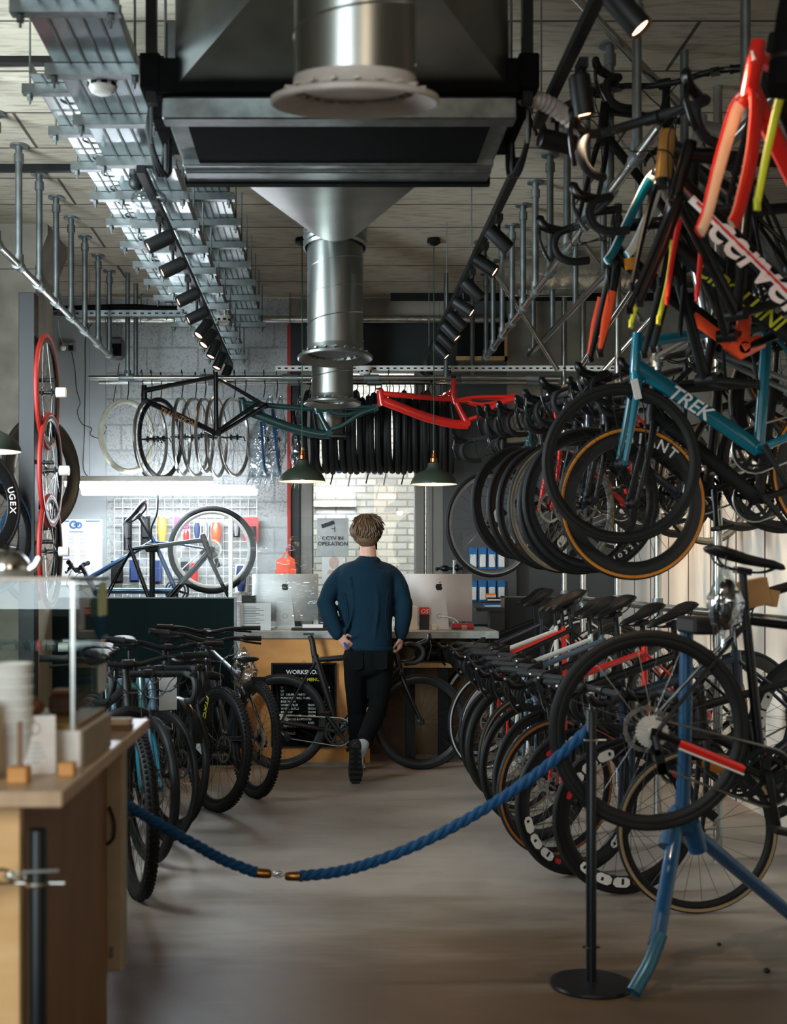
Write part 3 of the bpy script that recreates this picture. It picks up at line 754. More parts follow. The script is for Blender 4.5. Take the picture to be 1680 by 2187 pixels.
def m_stanchion(g):
    hb, ht = g['hb'], g['ht']; ax = (ht-hb).normalized(); m = MB(); cr = hb-ax*.035
    for s_ in (-1, 1): m.cyl(cr+V((.012,s_*.066,0)), cr+V((.012,s_*.066,-.18)), .016, seg=12)
    return m
def m_tyre(R, tr, knob):
    m = MB(); m.torus(R-tr, tr, 72, 10)
    if knob:
        for k in range(84):
            a = 2*pi*k/84
            for j, (dy, da) in enumerate(((-.018,0), (0,.5), (.018,0))):
                b = a+da*2*pi/84; rr = R-tr+sqrt(tr*tr-dy*dy)
                m.box((rr*cos(b), dy, rr*sin(b)), (.009, .011, .012), Matrix.Rotation(-b, 3, 'Y'))
    return m
def m_rim(R, tr, d):
    o = R-2*tr+.006; w_ = .012 if tr < .02 else .016
    return MB().lathe([(o, -w_), (o-.006, -w_*1.05), (o-d*.55, -w_*.95), (o-d*.95, -w_*.4), (o-d, 0), (o-d*.95, w_*.4), (o-d*.55, w_*.95), (o-.006, w_*1.05), (o, w_), (o-.004, 0)], 64, axis='Y', closed=True)
def m_spokes(R, tr, d, n=24):
    m = MB(); ro = R-2*tr+.006-d*.8
    for k in range(n):
        a = 2*pi*k/n; s_ = 1 if k % 2 else -1; b = a+(.55 if (k//2) % 2 else -.55)
        m.cyl((.022*cos(b), s_*.026, .022*sin(b)), (ro*cos(a), s_*.003, ro*sin(a)), .0012, seg=4, cap=False)
    return m
def m_hub(rear):
    h = .062 if rear else .045
    return MB().lathe([(0,-h), (.008,-h), (.009,-.034), (.024,-.03), (.024,-.024), (.012,-.018), (.012,.018), (.024,.024), (.024,.03), (.009,.034), (.008,h), (0,h)], 16, axis='Y')
def m_cassette(big):
    m = MB()
    for i in range(7):
        r = (.066 if big else .055)-.0055*i; n = int(r*2*pi/.0127*2)
        annulus(m, lambda k, r=r: r+(.003 if k % 2 else -.002), r*.55, n, -.034-.0036*i, .0022)
    m.lathe([(0,-.033), (.03,-.033), (.018,-.06), (0,-.06)], 14, axis='Y'); return m
def m_rotor(sy):
    m = MB(); annulus(m, lambda k: .08+.002*(k % 2), .066, 36, sy*.036, .002)
    for k in range(6):
        a = k*pi/3; m.box((.044*cos(a), sy*.036, .044*sin(a)), (.05, .002, .008), Matrix.Rotation(-a-.3, 3, 'Y'))
    return m
def m_dropbar(g):
    b = g['bar']; h = [(0,.0,0), (0,.10,0), (.004,.185,0), (.03,.203,-.002), (.075,.209,-.012), (.103,.212,-.05), (.092,.214,-.10), (.045,.217,-.130), (-.03,.22,-.137)]
    p = [(x, -y, z) for x, y, z in h[:0:-1]]+h
    return MB().sweep([b+q for q in smooth_path(p, 4)], .0158, 10)
def m_hood(g, s_):
    b = g['bar']; m = MB()
    m.sweep([b+V(q) for q in smooth_path([(.055,s_*.207,-.006), (.095,s_*.209,.006), (.128,s_*.209,.022), (.142,s_*.209,.05), (.138,s_*.209,.066)], 4)], [(.015+.005*sin(pi*k/16), .014+.003*sin(pi*k/16)) for k in range(17)], 10, ref=(0,1,0))
    m.sweep([b+V(q) for q in smooth_path([(.146,s_*.21,.03), (.157,s_*.213,-.02), (.146,s_*.219,-.075), (.128,s_*.224,-.115)], 4)], [(.006,.010)]*13, 8, ref=(0,1,0))
    return m
def m_flatbar(g):
    b = g['bar']; h = [(0,0,0), (0,.06,.0), (-.012,.16,.022), (-.03,.26,.028), (-.05,.37,.032)]
    return MB().sweep([b+V(q) for q in smooth_path([(x,-y,z) for x,y,z in h[:0:-1]]+h, 4)], .0125, 10)
def m_grip(g, s_):
    b = g['bar']; a = b+V((-.033,s_*.255,.0285)); e = b+V((-.0505,s_*.378,.032)); return MB().sweep([a, a.lerp(e,.06), a.lerp(e,.12), a.lerp(e,.94), e], [.019,.019,.016,.0165,.019], 12)
def m_flever(g, s_):
    b = g['bar']; m = MB(); m.box(b+V((-.01,s_*.2,.02)), (.045,.035,.022))
    m.sweep([b+V(q) for q in smooth_path([(.015,s_*.2,.018), (.04,s_*.235,.008), (.03,s_*.30,.004), (.022,s_*.345,.002)], 4)], [(.005,.008)]*13, 6, ref=(0,0,1)); return m
def m_stem(g):
    ht, hb, b = g['ht'], g['hb'], g['bar']; ax = (ht-hb).normalized(); k = ht+ax*((b.z-ht.z)*.9)
    m = MB().cyl(ht+ax*.01, k+ax*.02, .0165, seg=14); m.cyl(k, b, .016, .015, seg=12); m.cyl(b+V((0,-.024,0)), b+V((0,.024,0)), .021, seg=14); return m
def m_saddle(g):
    s_ = g['sad']; xs = [-.138,-.125,-.09,-.05,0,.05,.10,.132,.142]; ww = [(.006,.03),(.016,.062),(.020,.072),(.021,.062),(.019,.040),(.017,.028),(.015,.022),(.011,.017),(.003,.007)]
    zs = [.006,.008,.006,.001,-.004,-.005,-.004,-.008,-.012]
    m = MB().sweep([s_+V((x,0,z)) for x, z in zip(xs, zs)], ww, 14, ref=(0,1,0)); m.sharp = 60; return m
def m_rails(g):
    s_ = g['sad']; m = MB()
    for y in (-1, 1): m.sweep([s_+V(q) for q in smooth_path([(-.11,y*.03,-.006), (-.07,y*.022,-.042), (.05,y*.022,-.042), (.11,y*.008,-.014)], 4)], .0038, 6)
    return m
def m_post(g):
    s_, st, bb = g['sad'], g['st'], g['bb']; d = (st-bb).normalized(); e = s_+V((0,0,-.045))
    m = MB().sweep([st-d*.02, e-d*.02, e], [.0136,.0136,.012], 12); m.box(e, (.05,.05,.022)); return m
def m_chainring(g, y=-.045, r=.098):
    m = MB(); c = (g['bb'].x, g['bb'].z)
    for rr, yy in ((r, y), (r*.74, y+.008)): annulus(m, lambda k, rr=rr: rr+(.0035 if k % 2 else -.002), rr*.84, 88, yy, .0028, c)
    for k in range(5):
        a = k*2*pi/5+.4; m.box((c[0]+.045*cos(a), y, c[1]+.045*sin(a)), (.085,.006,.018), Matrix.Rotation(-a, 3, 'Y'))
    m.lathe([(0,y-.01), (.022,y-.01), (.026,y), (.026,y+.02), (0,y+.02)], 16, (c[0],0,c[1]), 'Y'); return m
def m_crank(g, s_, ang):
    bb = g['bb']; d = V((cos(ang),0,sin(ang)))*s_; y = s_*.062*-1; m = MB()
    a = bb+V((0,y,0)); m.sweep([a-d*.012, a, a+d*.09, a+d*.16, a+d*.178], [(.014,.008),(.017,.009),(.012,.0075),(.013,.008),(.009,.006)], 8, ref=(0,1,0)); return m
def m_pedal(g, s_, ang):
    d = V((cos(ang),0,sin(ang)))*s_; c = g['bb']+d*.17+V((0,-s_*.12,0)); m = MB()
    m.cyl(c+V((0,s_*.06,0)), c, .006, seg=8); m.bbox(c.x-.045, c.x+.045, c.y-.04, c.y+.04, c.z-.01, c.z+.01, .006); return m
def m_chain(g):
    bb, ra = g['bb'], g['ra']; y = -.045; m = MB()
    top = [(ra.x, y, ra.z+.048)]+[(bb.x+.099*cos(a), y, bb.z+.099*sin(a)) for a in [pi/2-.1+.0-k*pi/10 for k in range(11)]]
    low = [(ra.x+.055, y, ra.z-.115), (ra.x+.02, y, ra.z-.09), (ra.x+.01, y, ra.z-.06)]
    m.sweep(top+low, [(.0045,.0032)]*(len(top)+3), 6, ref=(0,1,0)); return m
def m_mech(g):
    ra = g['ra']; m = MB(); y = -.052
    m.sweep([ra+V((.0,-.07,-.01)), ra+V((.015,-.075,-.045)), ra+V((.035,y,-.055))], [.012,.015,.012], 8)
    m.box(ra+V((.04,y,-.085)), (.03,.008,.10), Matrix.Rotation(-.35, 3, 'Y'))
    for q in ((.02,-.055), (.055,-.115)): m.lathe([(0,-.004),(.021,-.004),(.021,.004),(0,.004)], 16, ra+V((q[0],y,q[1])), 'Y')
    return m
def m_cables(g):
    b, hb, ht = g['bar'], g['hb'], g['ht']; m = MB(); k = .06 if g['bars'] == 'drop' else .11
    for s_ in (-1, 1):
        m.sweep(smooth_path([b+V((.01,s_*.17,.0)), b+V((k,s_*.10,-.03)), b+V((k+.03,s_*.03,-.11)), hb.lerp(ht,.5)+V((.03,-s_*.03,0)), hb+V((-.05,-s_*.025,-.02))], 6), .0026, 6)
    m.sweep(smooth_path([b+V((.01,.18,0)), b+V((k+.02,.12,-.06)), hb+V((.05,.05,.05)), g['fa']+V((-.07,.06,.2)), g['fa']+V((-.03,.06,.06))], 6), .0026, 6); return m
def m_caliper(g):
    m = MB(); m.box(g['fa']+V((-.055,.052,.07)), (.035,.03,.06), Matrix.Rotation(.5, 3, 'Y')); m.box(g['ra']+V((.06,.05,.03)), (.05,.03,.03)); return m
_N = [0]
def bicycle(name, kind, label, pos, yaw, pitch=0, roll=0, anchor='front', group=None, frame='black', fork=None, tyre='rubber', rim='black', rimd=.025,
            tape='bar_tape', saddle='black', post='black', decal=None, letter=None, band=None, wall=None, skip=(), steer=0, ang=.6, cat=None, R=None, tr=None, gloss=None, crank='dark_alloy', over=None, spin=None, blocks=None):
    """pos: world point of the front axle, the rear axle, the bottom bracket or a tyre's ground contact"""
    g = geo(kind)
    if R: dz = R-g['R']; g['R'] = R; g['ra'] = g['ra']+V((0,0,dz)); g['fa'] = g['fa']+V((0,0,dz))
    if tr: g['tr'] = tr
    if over: g.update({k: V(v) for k, v in over.items()})
    key = (kind, round(g['R'],3), g['tr'], str(over)); K = lambda n, fn: cached((*key, n), fn)
    Rm = Matrix.Rotation(yaw, 3, 'Z') @ Matrix.Rotation(pitch, 3, 'Y') @ Matrix.Rotation(roll, 3, 'X')
    p0 = {'front': g['fa'], 'rear': g['ra'], 'bb': g['bb'], 'saddle': g['sad']}.get(anchor)
    pos = V(pos)
    if anchor == 'fground': p0 = g['fa']; pos = pos+V((0,0,g['R']*abs(cos(roll))))
    if anchor == 'rground': p0 = g['ra']; pos = pos+V((0,0,g['R']*abs(cos(roll))))
    t = thing(name, label, cat or 'bicycle', pos-Rm @ p0, (roll, pitch, yaw), group)
    I = None
    axs = (g['ht']-g['hb']).normalized()
    SM = Matrix.Translation(g['hb']) @ Matrix.Rotation(steer, 4, axs) @ Matrix.Translation(-g['hb']) if steer else Matrix.Identity(4)
    P = lambda n, fn, mt, par=t, M=None, lab=None: part(par, n, K(n+getattr(fn, 'tag', ''), fn), mt, M=M, label=lab)
    fr = None
    if 'frame' not in skip:
        fr = P('frame', lambda: m_frame(g), frame)
        if letter:
            txt, lm, size, tone = letter
            sy = 1 if cos(yaw) < 0 else -1         # side turned to the aisle camera
            a, b = g['hb'], g['bb']; d = (b-a).normalized(); c = a.lerp(b, tone)
            off = g['dt']*g['lat']+.002; tm = text_mb(txt, size, .0012, .014, shear=.25)
            X = (d if sy < 0 else -d)
            if sy > 0: X = -X if X.x > 0 else X
            if sy < 0: X = X if X.x > 0 else -X
            Yv = V((0, -sy, 0)); Z = X.cross(-Yv) if False else V((0,0,0))
            ydir = V((0, -1, 0)) if sy < 0 else V((0, 1, 0)); zdir = X.cross(-ydir)
            M = Matrix.Identity(4); M.col[0][:3] = X; M.col[1][:3] = -ydir; M.col[2][:3] = zdir; M.translation = c+ydir*off
            part(fr, 'lettering', tm, lm, world=False, M=M)
        if band:
            a, b, m2 = band; q = MB(); dv = g['bb']-g['hb']; q.sweep([g['hb']+dv*a, g['hb']+dv*b], [(g['dt']*1.06, g['dt']*g['lat']*1.06)]*2, 12, ref=(0,1,0)); part(fr, 'paint_band', q, m2, world=False)
    if 'fork' not in skip:
        if g['fork'] == 'rigid': P('fork', lambda: m_fork(g), fork or frame, M=SM)
        else:
            f_ = P('fork', lambda: m_susp(g), fork or 'black', M=SM); P('stanchion', lambda: m_stanchion(g), 'stanchion', par=f_)
    wk = (rimd,)
    def wheel(nm, c, rear, M):
        M = M @ Matrix.Translation(c) @ Matrix.Rotation(_N[0]*.77 if spin is None else spin, 4, 'Y'); _N[0] += 1
        r_ = part(t, nm, cached((*key, rimd, 'rim'), lambda: m_rim(g['R'], g['tr'], rimd)), rim, M=M)
        part(r_, 'tyre', cached((*key, 'tyre'), lambda: m_tyre(g['R'], g['tr'], kind == 'mtb')), tyre)
        part(r_, 'spokes', cached((*key, rimd, 'spokes'), lambda: m_spokes(g['R'], g['tr'], rimd)), 'spoke_steel' if kind != 'aero' else 'black')['kind'] = 'stuff'
        part(r_, 'hub', cached((rear, 'hub'), lambda: m_hub(rear)), 'dark_alloy')
        if rear: part(r_, 'cassette', cached((kind == 'mtb', 'cassette'), lambda: m_cassette(kind in ('mtb','gravel'))), 'cassette_silver')
        if kind != 'aero': part(r_, 'brake_rotor', cached((rear, 'brake_rotor'), lambda: m_rotor(1)), 'alloy')
        if wall: part(r_, 'tyre_wall', cached((*key, 'tyre_wall'), lambda: MB().lathe([(g['R']-g['tr']*1.75, -g['tr']*.80), (g['R']-g['tr']*.95, -g['tr']*1.06), (g['R']-g['tr']*.60, -g['tr']*.96)], 72, axis='Y').lathe([(g['R']-g['tr']*.60, g['tr']*.96), (g['R']-g['tr']*.95, g['tr']*1.06), (g['R']-g['tr']*1.75, g['tr']*.80)], 72, axis='Y')), wall)
        if decal:
            txt, dm, sz, reps = decal; q = MB(); ro = g['R']-2*g['tr']-rimd*.48
            for sy in (-1, 1):
                for a0 in ([1.2+2*pi*k/reps for k in range(reps)] if isinstance(reps, int) else reps): q.ext(arc_text(txt, ro, a0, sz*.82/ro, sz, sy*.0165))
            part(r_, 'rim_lettering', q, dm, world=False)
        if blocks:
            ro = g['R']-2*g['tr']-rimd*.46; bl = arc_blocks(ro, [.3+2*pi*k/blocks for k in range(blocks)], .27, rimd*.74, .0168)
            for nm_, q, mm in zip(('rim_decal', 'decal_slit', 'rim_badge'), bl, ('decal_white', 'black', 'decal_red')): part(r_, nm_, q, mm, world=False)
        return r_
    if 'front_wheel' not in skip: wheel('front_wheel', g['fa'], False, SM)
    if 'rear_wheel' not in skip: wheel('rear_wheel', g['ra'], True, Matrix.Identity(4))
    if 'bar' not in skip:
        P('stem', lambda: m_stem(g), 'black', M=SM)
        if g['bars'] == 'drop':
            h = P('handlebar', lambda: m_dropbar(g), tape, M=SM)
            for s_ in (-1, 1): part(h, 'brake_lever', K('brake_lever%d' % s_, lambda: m_hood(g, s_)), gloss or 'black_gloss')
        else:
            h = P('handlebar', lambda: m_flatbar(g), 'black', M=SM)
            for s_ in (-1, 1):
                part(h, 'grip', K('grip%d' % s_, lambda: m_grip(g, s_)), 'rubber'); part(h, 'brake_lever', K('flever%d' % s_, lambda: m_flever(g, s_)), 'dark_alloy')
        P('brake_cable', lambda: m_cables(g), 'black', M=SM)
    if 'saddle' not in skip:
        s1 = P('saddle', lambda: m_saddle(g), saddle); part(s1, 'saddle_rails', K('saddle_rails', lambda: m_rails(g)), 'dark_alloy')
        P('seatpost', lambda: m_post(g), post)
    if 'crank' not in skip:
        P('chainring', lambda: m_chainring(g), crank)
        for s_ in (-1, 1):
            part(t, 'crank_arm', m_crank(g, s_, ang), 'dark_alloy', world=False)
            if 'pedal' not in skip: part(t, 'pedal', m_pedal(g, s_, ang), 'black', world=False)
    if 'chain' not in skip:
        P('chain', lambda: m_chain(g), 'alloy'); P('rear_derailleur', lambda: m_mech(g), 'dark_alloy')
    if kind != 'aero' and 'caliper' not in skip: P('brake_caliper', lambda: m_caliper(g), 'dark_alloy')
    return t, g, Rm
mat('cassette_silver', (196,192,184), .5, .55); mat('stanchion', (150,140,190), .12, 1.)
mat('paint_red', (205,30,22), .3, coat=.8, vary=.05); mat('paint_white', (205,205,200), .3, coat=.6, vary=.03); mat('paint_blue', (30,72,110), .3, coat=.7)
mat('paint_teal', (0,92,108), .28, coat=.8, vary=.05); mat('paint_orange', (248,82,40), .35, coat=.6, vary=.04); mat('paint_navy', (24,34,48), .3, coat=.7)
mat('paint_silver', (140,142,140), .3, .7, coat=.4); mat('paint_slate', (70,92,108), .35, coat=.5); mat('decal_white', (226,220,212), .5); mat('decal_pale', (190,180,170), .5)
mat('decal_yellow', (200,200,50), .5); mat('decal_red', (200,40,34), .5); mat('paint_copper', (170,120,80), .3, .6, coat=.5); mat('line_white', (220,222,222), .4); mat('line_tan', (150,128,92), .6)
mat('line_orange', (214,130,30), .55); mat('paint_green', (22,58,58), .35, coat=.6); mat('paint_gold', (196,140,70), .3, .5, coat=.5)
mat('tag_card', (196,196,194), .7)
clear_film('plastic_bag', (225,232,236), .16, .12, .9, 10)

# right hand floor rack: saddles hook over a tube, front wheels on the floor
YR = [4.98, 5.28, 5.62, 5.98, 6.34, 6.70, 7.06, 7.42, 7.80, 8.18, 8.62, 9.25]
floor_spec = [
 dict(kind='road', rim='black', rimd=.028, wall='line_tan', label='nearest floor rack road bike, tan lined tyre between the blue stand legs'),
 dict(kind='aero', rim='carbon', rimd=.058, blocks=3, label='road bike with deep black rims lettered white, behind the nearest floor rack bike', frame='paint_navy', band=(.55,.8,'line_orange')),
 dict(kind='aero', rim='carbon', rimd=.055, blocks=3, label='second road bike with white lettered deep rims, right floor rack', frame='black_gloss', letter=None),
 dict(kind='road', wall='rubber_gum', label='road bike with amber tan tyre walls in the right floor rack', frame='paint_red'),
 dict(kind='road', rimd=.04, label='dark road bike next beyond the amber tyred one in the floor rack', frame='carbon', rim='carbon'),
 dict(kind='road', wall=None, label='black road bike second beyond the amber tyred one in the floor rack', frame='paint_slate'),
 dict(kind='road', wall='line_tan', label='road bike with thin tan tyre line midway along the right floor rack', frame='paint_white'),
 dict(kind='gravel', label='wide tyred dark bike in the floor rack beyond the tan lined one', frame='black'),
 dict(kind='road', label='slim tyred dark bike with red frame in the far half of the floor rack', frame='paint_red', fork='paint_red'),
 dict(kind='road', rim='paint_white', rimd=.03, wall='line_white', label='road bike with pale blue white rim near the far end of the floor rack', frame='paint_white'),
 dict(kind='road', wall='line_white', label='bike with a thin white ring on its tyre, last but one in the floor rack', frame='paint_navy'),
 dict(kind='gravel', wall='line_white', label='furthest bike of the right floor rack, white ringed tyre beside the rear counter', frame='black', R=.362),
]
for i, (y, sp) in enumerate(zip(YR, floor_spec)):
    sp = dict(sp); f = i/11
    a = radians([4, 12, 20, 27, 30, 32, 33, 34, 34, 34, 33, 30][i]); x = [1.52, 1.3, 1.16, 1.13, 1.13, 1.12, 1.13, 1.12, 1.13, 1.14, 1.13, 1.16][i]
    bicycle('road_bike', pos=(x, y, 0), yaw=pi+a, pitch=radians(18.5+1.5*((i*5) % 3)), anchor='fground', group='bikes in the right floor rack', steer=radians([0,0,4,-3,2,-2,3,0,-3,3,0,2][i]), ang=.5+.8*i, **sp)
# upper rack row
YU = [5.35, 5.62, 5.95, 6.3, 6.62, 6.95, 7.3, 7.72]
up = [
 (1350, 1075, dict(kind='aero', rim='carbon', rimd=.06, spin=0, decal=('GIANT', 'decal_white', .066, (1.5,)), wall='line_orange', label='near upper rack bike with orange tyre line and deep lettered rim', frame='black')),
 (1262, 1068, dict(kind='aero', rim='carbon', rimd=.04, spin=0, decal=('Vittoria', 'decal_white', .042, (-.8,)), label='upper rack bike with white lettered tyre behind the teal frame wheel', frame='carbon')),
 (1235, 1080, dict(kind='road', rim='carbon', label='black upper rack bike third from the near end', frame='paint_navy')),
 (1200, 1085, dict(kind='road', rim='paint_silver', wall='line_tan', rimd=.02, label='upper rack bike with silver rim, fourth from the near end', frame='black')),
 (1165, 1085, dict(kind='road', rim='black', label='plain black upper rack bike fifth from the near end', frame='paint_red')),
 (1140, 1080, dict(kind='aero', rim='dark_alloy', rimd=.07, blocks=3, label='upper rack bike with grey deep rim and big white letters', frame='black')),
 (1105, 1075, dict(kind='aero', rim='black', rimd=.05, label='upper rack bike with thick black rim left of the grey deep rim', frame='paint_green')),
 (1050, 1120, dict(kind='road', rim='paint_silver', rimd=.022, label='furthest upper rack bike with pale rim beside the right pendant lamp', frame='black')),
]
for i, ((px, py, sp), y) in enumerate(zip(up, YU)):
    a = radians([8, 12, 20, 26, 30, 30, 28, 24][i])
    bicycle('road_bike', pos=at(px, py, y), yaw=pi+a, pitch=radians(9+2*(i % 3)), anchor='front', group='bikes in the right upper rack', ang=1+.7*i, **sp)
# ------------------------------------------------------------------ service counter at the back
CY = 8.80
t = thing('service_counter', 'orange plywood service counter with grey zinc top at the back of the shop', 'counter', (.2, 9.1, 0))
part(t, 'worktop', MB().bbox(-.64, 1.25, CY-.03, 9.55, .915, .967, .004), 'zinc_top')
part(t, 'front_panel', MB().bx(-.62, .32, CY, CY+.03, 0, .915), 'ply_orange')
part(t, 'side_panel', MB().bx(-.62, -.60, CY+.03, 9.5, 0, .915).bx(.30, .32, CY+.03, 9.5, 0, .915), 'ply_orange')
mat('ply_dark', (92,70,44), .6, scale=5, rgb2=(108,84,54))
part(t, 'recess_back', MB().bx(.32, 1.25, 9.3, 9.33, 0, .915), 'ply_dark')
part(t, 'shelf', MB().bbox(.32, 1.22, CY+.02, 9.3, .70, .735, .003), 'pine')
for x in (.62, .86): part(t, 'leg', MB().bx(x-.035, x+.035, CY+.1, CY+.15, 0, .70), 'black')
part(t, 'plinth', MB().bx(-.62, .32, CY-.004, CY, 0, .02), 'galv_dull')
t = thing('partition_panel', 'tall dark teal partition panel left of the counter', 'partition', (-1.55, 8.8, 0))
part(t, 'panel', MB().bx(-2.72, -.66, 8.78, 8.815, 0, 1.203), 'teal_panel')
part(t, 'top_edge', MB().bx(-2.72, -.655, 8.776, 8.82, 1.203, 1.212), 'panel_edge')
part(t, 'end_post', MB().bx(-.66, -.645, 8.776, 8.82, 0, 1.212), 'galv_dull')
t = thing('partition_panel', 'small dark partition with metal edge right of the computer', 'partition', (1.7, 9.75, 0))
part(t, 'panel', MB().bx(1.43, 2.0, 9.74, 9.78, 0, 1.19), 'navy_panel')
part(t, 'top_edge', MB().bx(1.40, 2.0, 9.735, 9.785, 1.19, 1.20), 'panel_edge')
part(t, 'end_post', MB().bx(1.40, 1.43, 9.735, 9.785, 0, 1.2), 'alloy')
clear_film('acrylic', (249,251,251), .0, .01, fk=.2)
clear_film('acrylic_film', (246,249,250), .03, .03, 1.4, 3.2, (1,1,4.5))
t = thing('sneeze_screen', 'clear acrylic screen standing on the dark teal partition', 'screen', (-1.1, 8.8, 1.21))
part(t, 'pane', MB().bx(-1.62, -.70, 8.79, 8.796, 1.213, 1.80), 'acrylic')
part(t, 'upright', MB().bx(-.70, -.672, 8.78, 8.81, 1.213, 1.79), 'alloy')
t = thing('sneeze_screen', 'rippled clear film screen standing on the service counter', 'screen', (-.3, 9.0, .967))
part(t, 'pane', MB().bx(-.63, .62, 9.0, 9.004, .967, 1.80), 'acrylic')
def ripple(u, v):
    x = -.60+.66*u; z = 1.0+.66*v; return (x, 9.02+.02*sin(9*z+3*sin(4*x))+.008*sin(31*z+6*x), z)
g_ = MB().grid(ripple, 16, 44); g_.sharp = 180
part(t, 'loose_film', g_, 'acrylic_film')

# computers
def apple_outline(s):
    P = [(0,.30),(.12,.36),(.28,.36),(.40,.27),(.33,.16),(.31,.02),(.36,-.12),(.44,-.20),(.36,-.38),(.24,-.52),(.12,-.50),(0,-.46),(-.12,-.50),(-.26,-.50),(-.40,-.30),(-.46,-.06),(-.43,.16),(-.30,.33),(-.15,.36)]
    return [(x*s, z*s) for x, z in P][::-1]
def computer(x0, x1, y, lab, box=True):
    cx = (x0+x1)/2; t = thing('desktop_computer', lab, 'computer', (cx, y, .967)); w_ = x1-x0
    mat('anodised', (196,190,186), .38, .85, vary=.02)
    def back(u, v):
        X = x0+w_*u; Z = 1.02+.36*v; d = 1-min(1, ((u-.5)/.5)**2*.55+((v-.45)/.55)**2*.45); return (X, y-.012-.032*d, Z)
    m = MB().grid(lambda u, v: back(u, 1-v), 16, 12); m.bx(x0, x1, y-.012, y, 1.02, 1.38); m.sharp = 40
    part(t, 'housing', m, 'anodised')
    part(t, 'display', MB().bx(x0+.01, x1-.01, y, y+.003, 1.06, 1.37), 'black_gloss')
    st = MB().prism([(cx-.075, .972), (cx+.075, .972), (cx+.052, 1.2), (cx-.052, 1.2)], .006, 'Y', (0, y-.05, 0)); st.bx(cx-.08, cx+.08, y-.12, y+.06, .967, .974); st.bx(cx-.05, cx+.05, y-.05, y-.03, 1.16, 1.2)
    part(t, 'stand', st, 'anodised')
    m = MB().prism([(cx+a, 1.285+b) for a, b in apple_outline(.058)], .003, 'Y', (0, y-.0455, 0)); m.prism([(cx+.0+a*.058, 1.285+b*.058) for a, b in [(.02,.42),(.05,.56),(.17,.68),(.2,.66),(.17,.52),(.06,.41)]], .003, 'Y', (0, y-.0455, 0))
    part(t, 'logo', m, 'black_gloss')
    part(t, 'grommet', MB().lathe([(.012,-.004), (.021,-.004), (.021,0), (.012,0)], 20, (cx+.0, y-.052, 1.06), 'Y', closed=True), 'alloy')
    if box: part(t, 'power_cable', MB().sweep(smooth_path([(cx, y-.05, 1.06), (cx+.02, y-.08, 1.06), (cx+.1, y-.1, 1.045), (cx+.15, y-.1, 1.0), (cx+.17, y-.08, .975)]), .0045, 8), 'white_plastic')
computer(.605, 1.11, 9.25, 'silver desktop computer seen from behind, right of the walking person')
computer(-.56, -.055, 9.3, 'silver desktop computer behind the rippled film screen', False)

# things on the counter
mat('box_red', (170,34,34), .5); mat('box_black', (30,30,32), .5); mat('box_blue', (30,104,166), .5); mat('label_cream', (216,206,196), .6)
def carton(c, d, m1, lab, stripe=None, rot=0):
    t = thing('carton', lab, 'box', c); x, y, z = c; w_, dd, h = d
    part(t, 'body', MB().bbox(x-w_/2, x+w_/2, y-dd/2, y+dd/2, z, z+h, .002), m1)
    if stripe: m2, a, b = stripe; part(t, 'print', MB().bx(x-w_/2-.0008, x+w_/2+.0008, y-dd/2-.001, y-dd/2, z+h*a, z+h*b), m2)
    return t
ZT = .967
t = carton((1.01, 9.0, ZT), (.16, .09, .047), 'box_red', 'flat dark red parts box on the counter before the right computer', ('box_black', .2, .35))
m = MB()
for k in range(4): m.bx(1.0, 1.04+.012*((k*3) % 3), 8.953, 8.954, ZT+.008+.008*k, ZT+.011+.008*k)
part(t, 'fine_print', m, 'label_cream'); t.children[-1]['kind'] = 'stuff'
t = carton((.73, 9.03, ZT), (.07, .06, .165), 'box_black', 'upright black and red box beside the right computer stand', ('paint_red', .68, 1.0))
part(t, 'print', text_mb('OS', .045, .0008, .015, shear=.2), 'label_cream', world=False, M=Matrix.Translation((.0, -.032, .135)))
carton((.64, 9.02, ZT), (.075, .05, .175), 'paper', 'white upright folder at the right elbow of the walking person')
carton((.58, 9.1, ZT), (.05, .05, .06), 'box_red', 'small red carton between the person and the white folder')
carton((.80, 9.0, ZT), (.035, .04, .04), 'label_cream', 'tiny cream carton in front of the right computer stand')
carton((-.585, 9.3, ZT), (.10, .12, .25), 'box_black', 'upright black printer at the left end of the counter', ('label_cream', .4, .6))
carton((-.02, 9.1, ZT), (.07, .06, .17), 'box_black', 'black card reader box left of the walking person')
t = thing('document_holder', 'clear document holder with printed sheets at the left end of the counter', 'document holder', (-.53, 8.9, ZT))
part(t, 'sheet', MB().bx(-.625, -.40, 8.905, 8.91, ZT, ZT+.20), 'paper')
m = MB()
for k in range(11): m.bx(-.60, -.60+.09+.03*((k*7) % 3), 8.9035, 8.905, ZT+.17-.012*k, ZT+.173-.012*k)
part(t, 'print', m, 'sign_ink'); t.children[-1]['kind'] = 'stuff'
part(t, 'pocket', MB().bx(-.635, -.36, 8.897, 8.9, ZT, ZT+.21), 'acrylic')
t = thing('card_tray', 'flat black tray with white slips on the counter left of the person', 'tray', (-.12, 8.95, ZT))
part(t, 'tray', MB().bbox(-.25, .03, 8.88, 9.02, ZT, ZT+.018, .004), 'black'); part(t, 'slip', MB().bx(-.17, -.02, 8.93, 9.02, ZT+.018, ZT+.04), 'paper')
t = thing('shoulder_bag', 'black bag lying on the shelf under the counter', 'bag', (.82, 9.0, .735))
def bagf(u, v):
    a = 2*pi*u; th = pi*v; r = 1+.08*sin(3*a+5*v); return (.82+.17*sin(th)*cos(a)*r, 9.0+.09*sin(th)*sin(a), .735+.065+.065*cos(th)*r)
part(t, 'body', MB().grid(bagf, 24, 12), 'black'); part(t, 'strap', MB().sweep(smooth_path([(.68,8.95,.80), (.75,8.9,.85), (.9,8.9,.845), (.97,8.94,.80), (1.08,8.95,.76), (1.12,8.98,.745)]), [(.006,.014)]*31, 8), 'black_gloss')
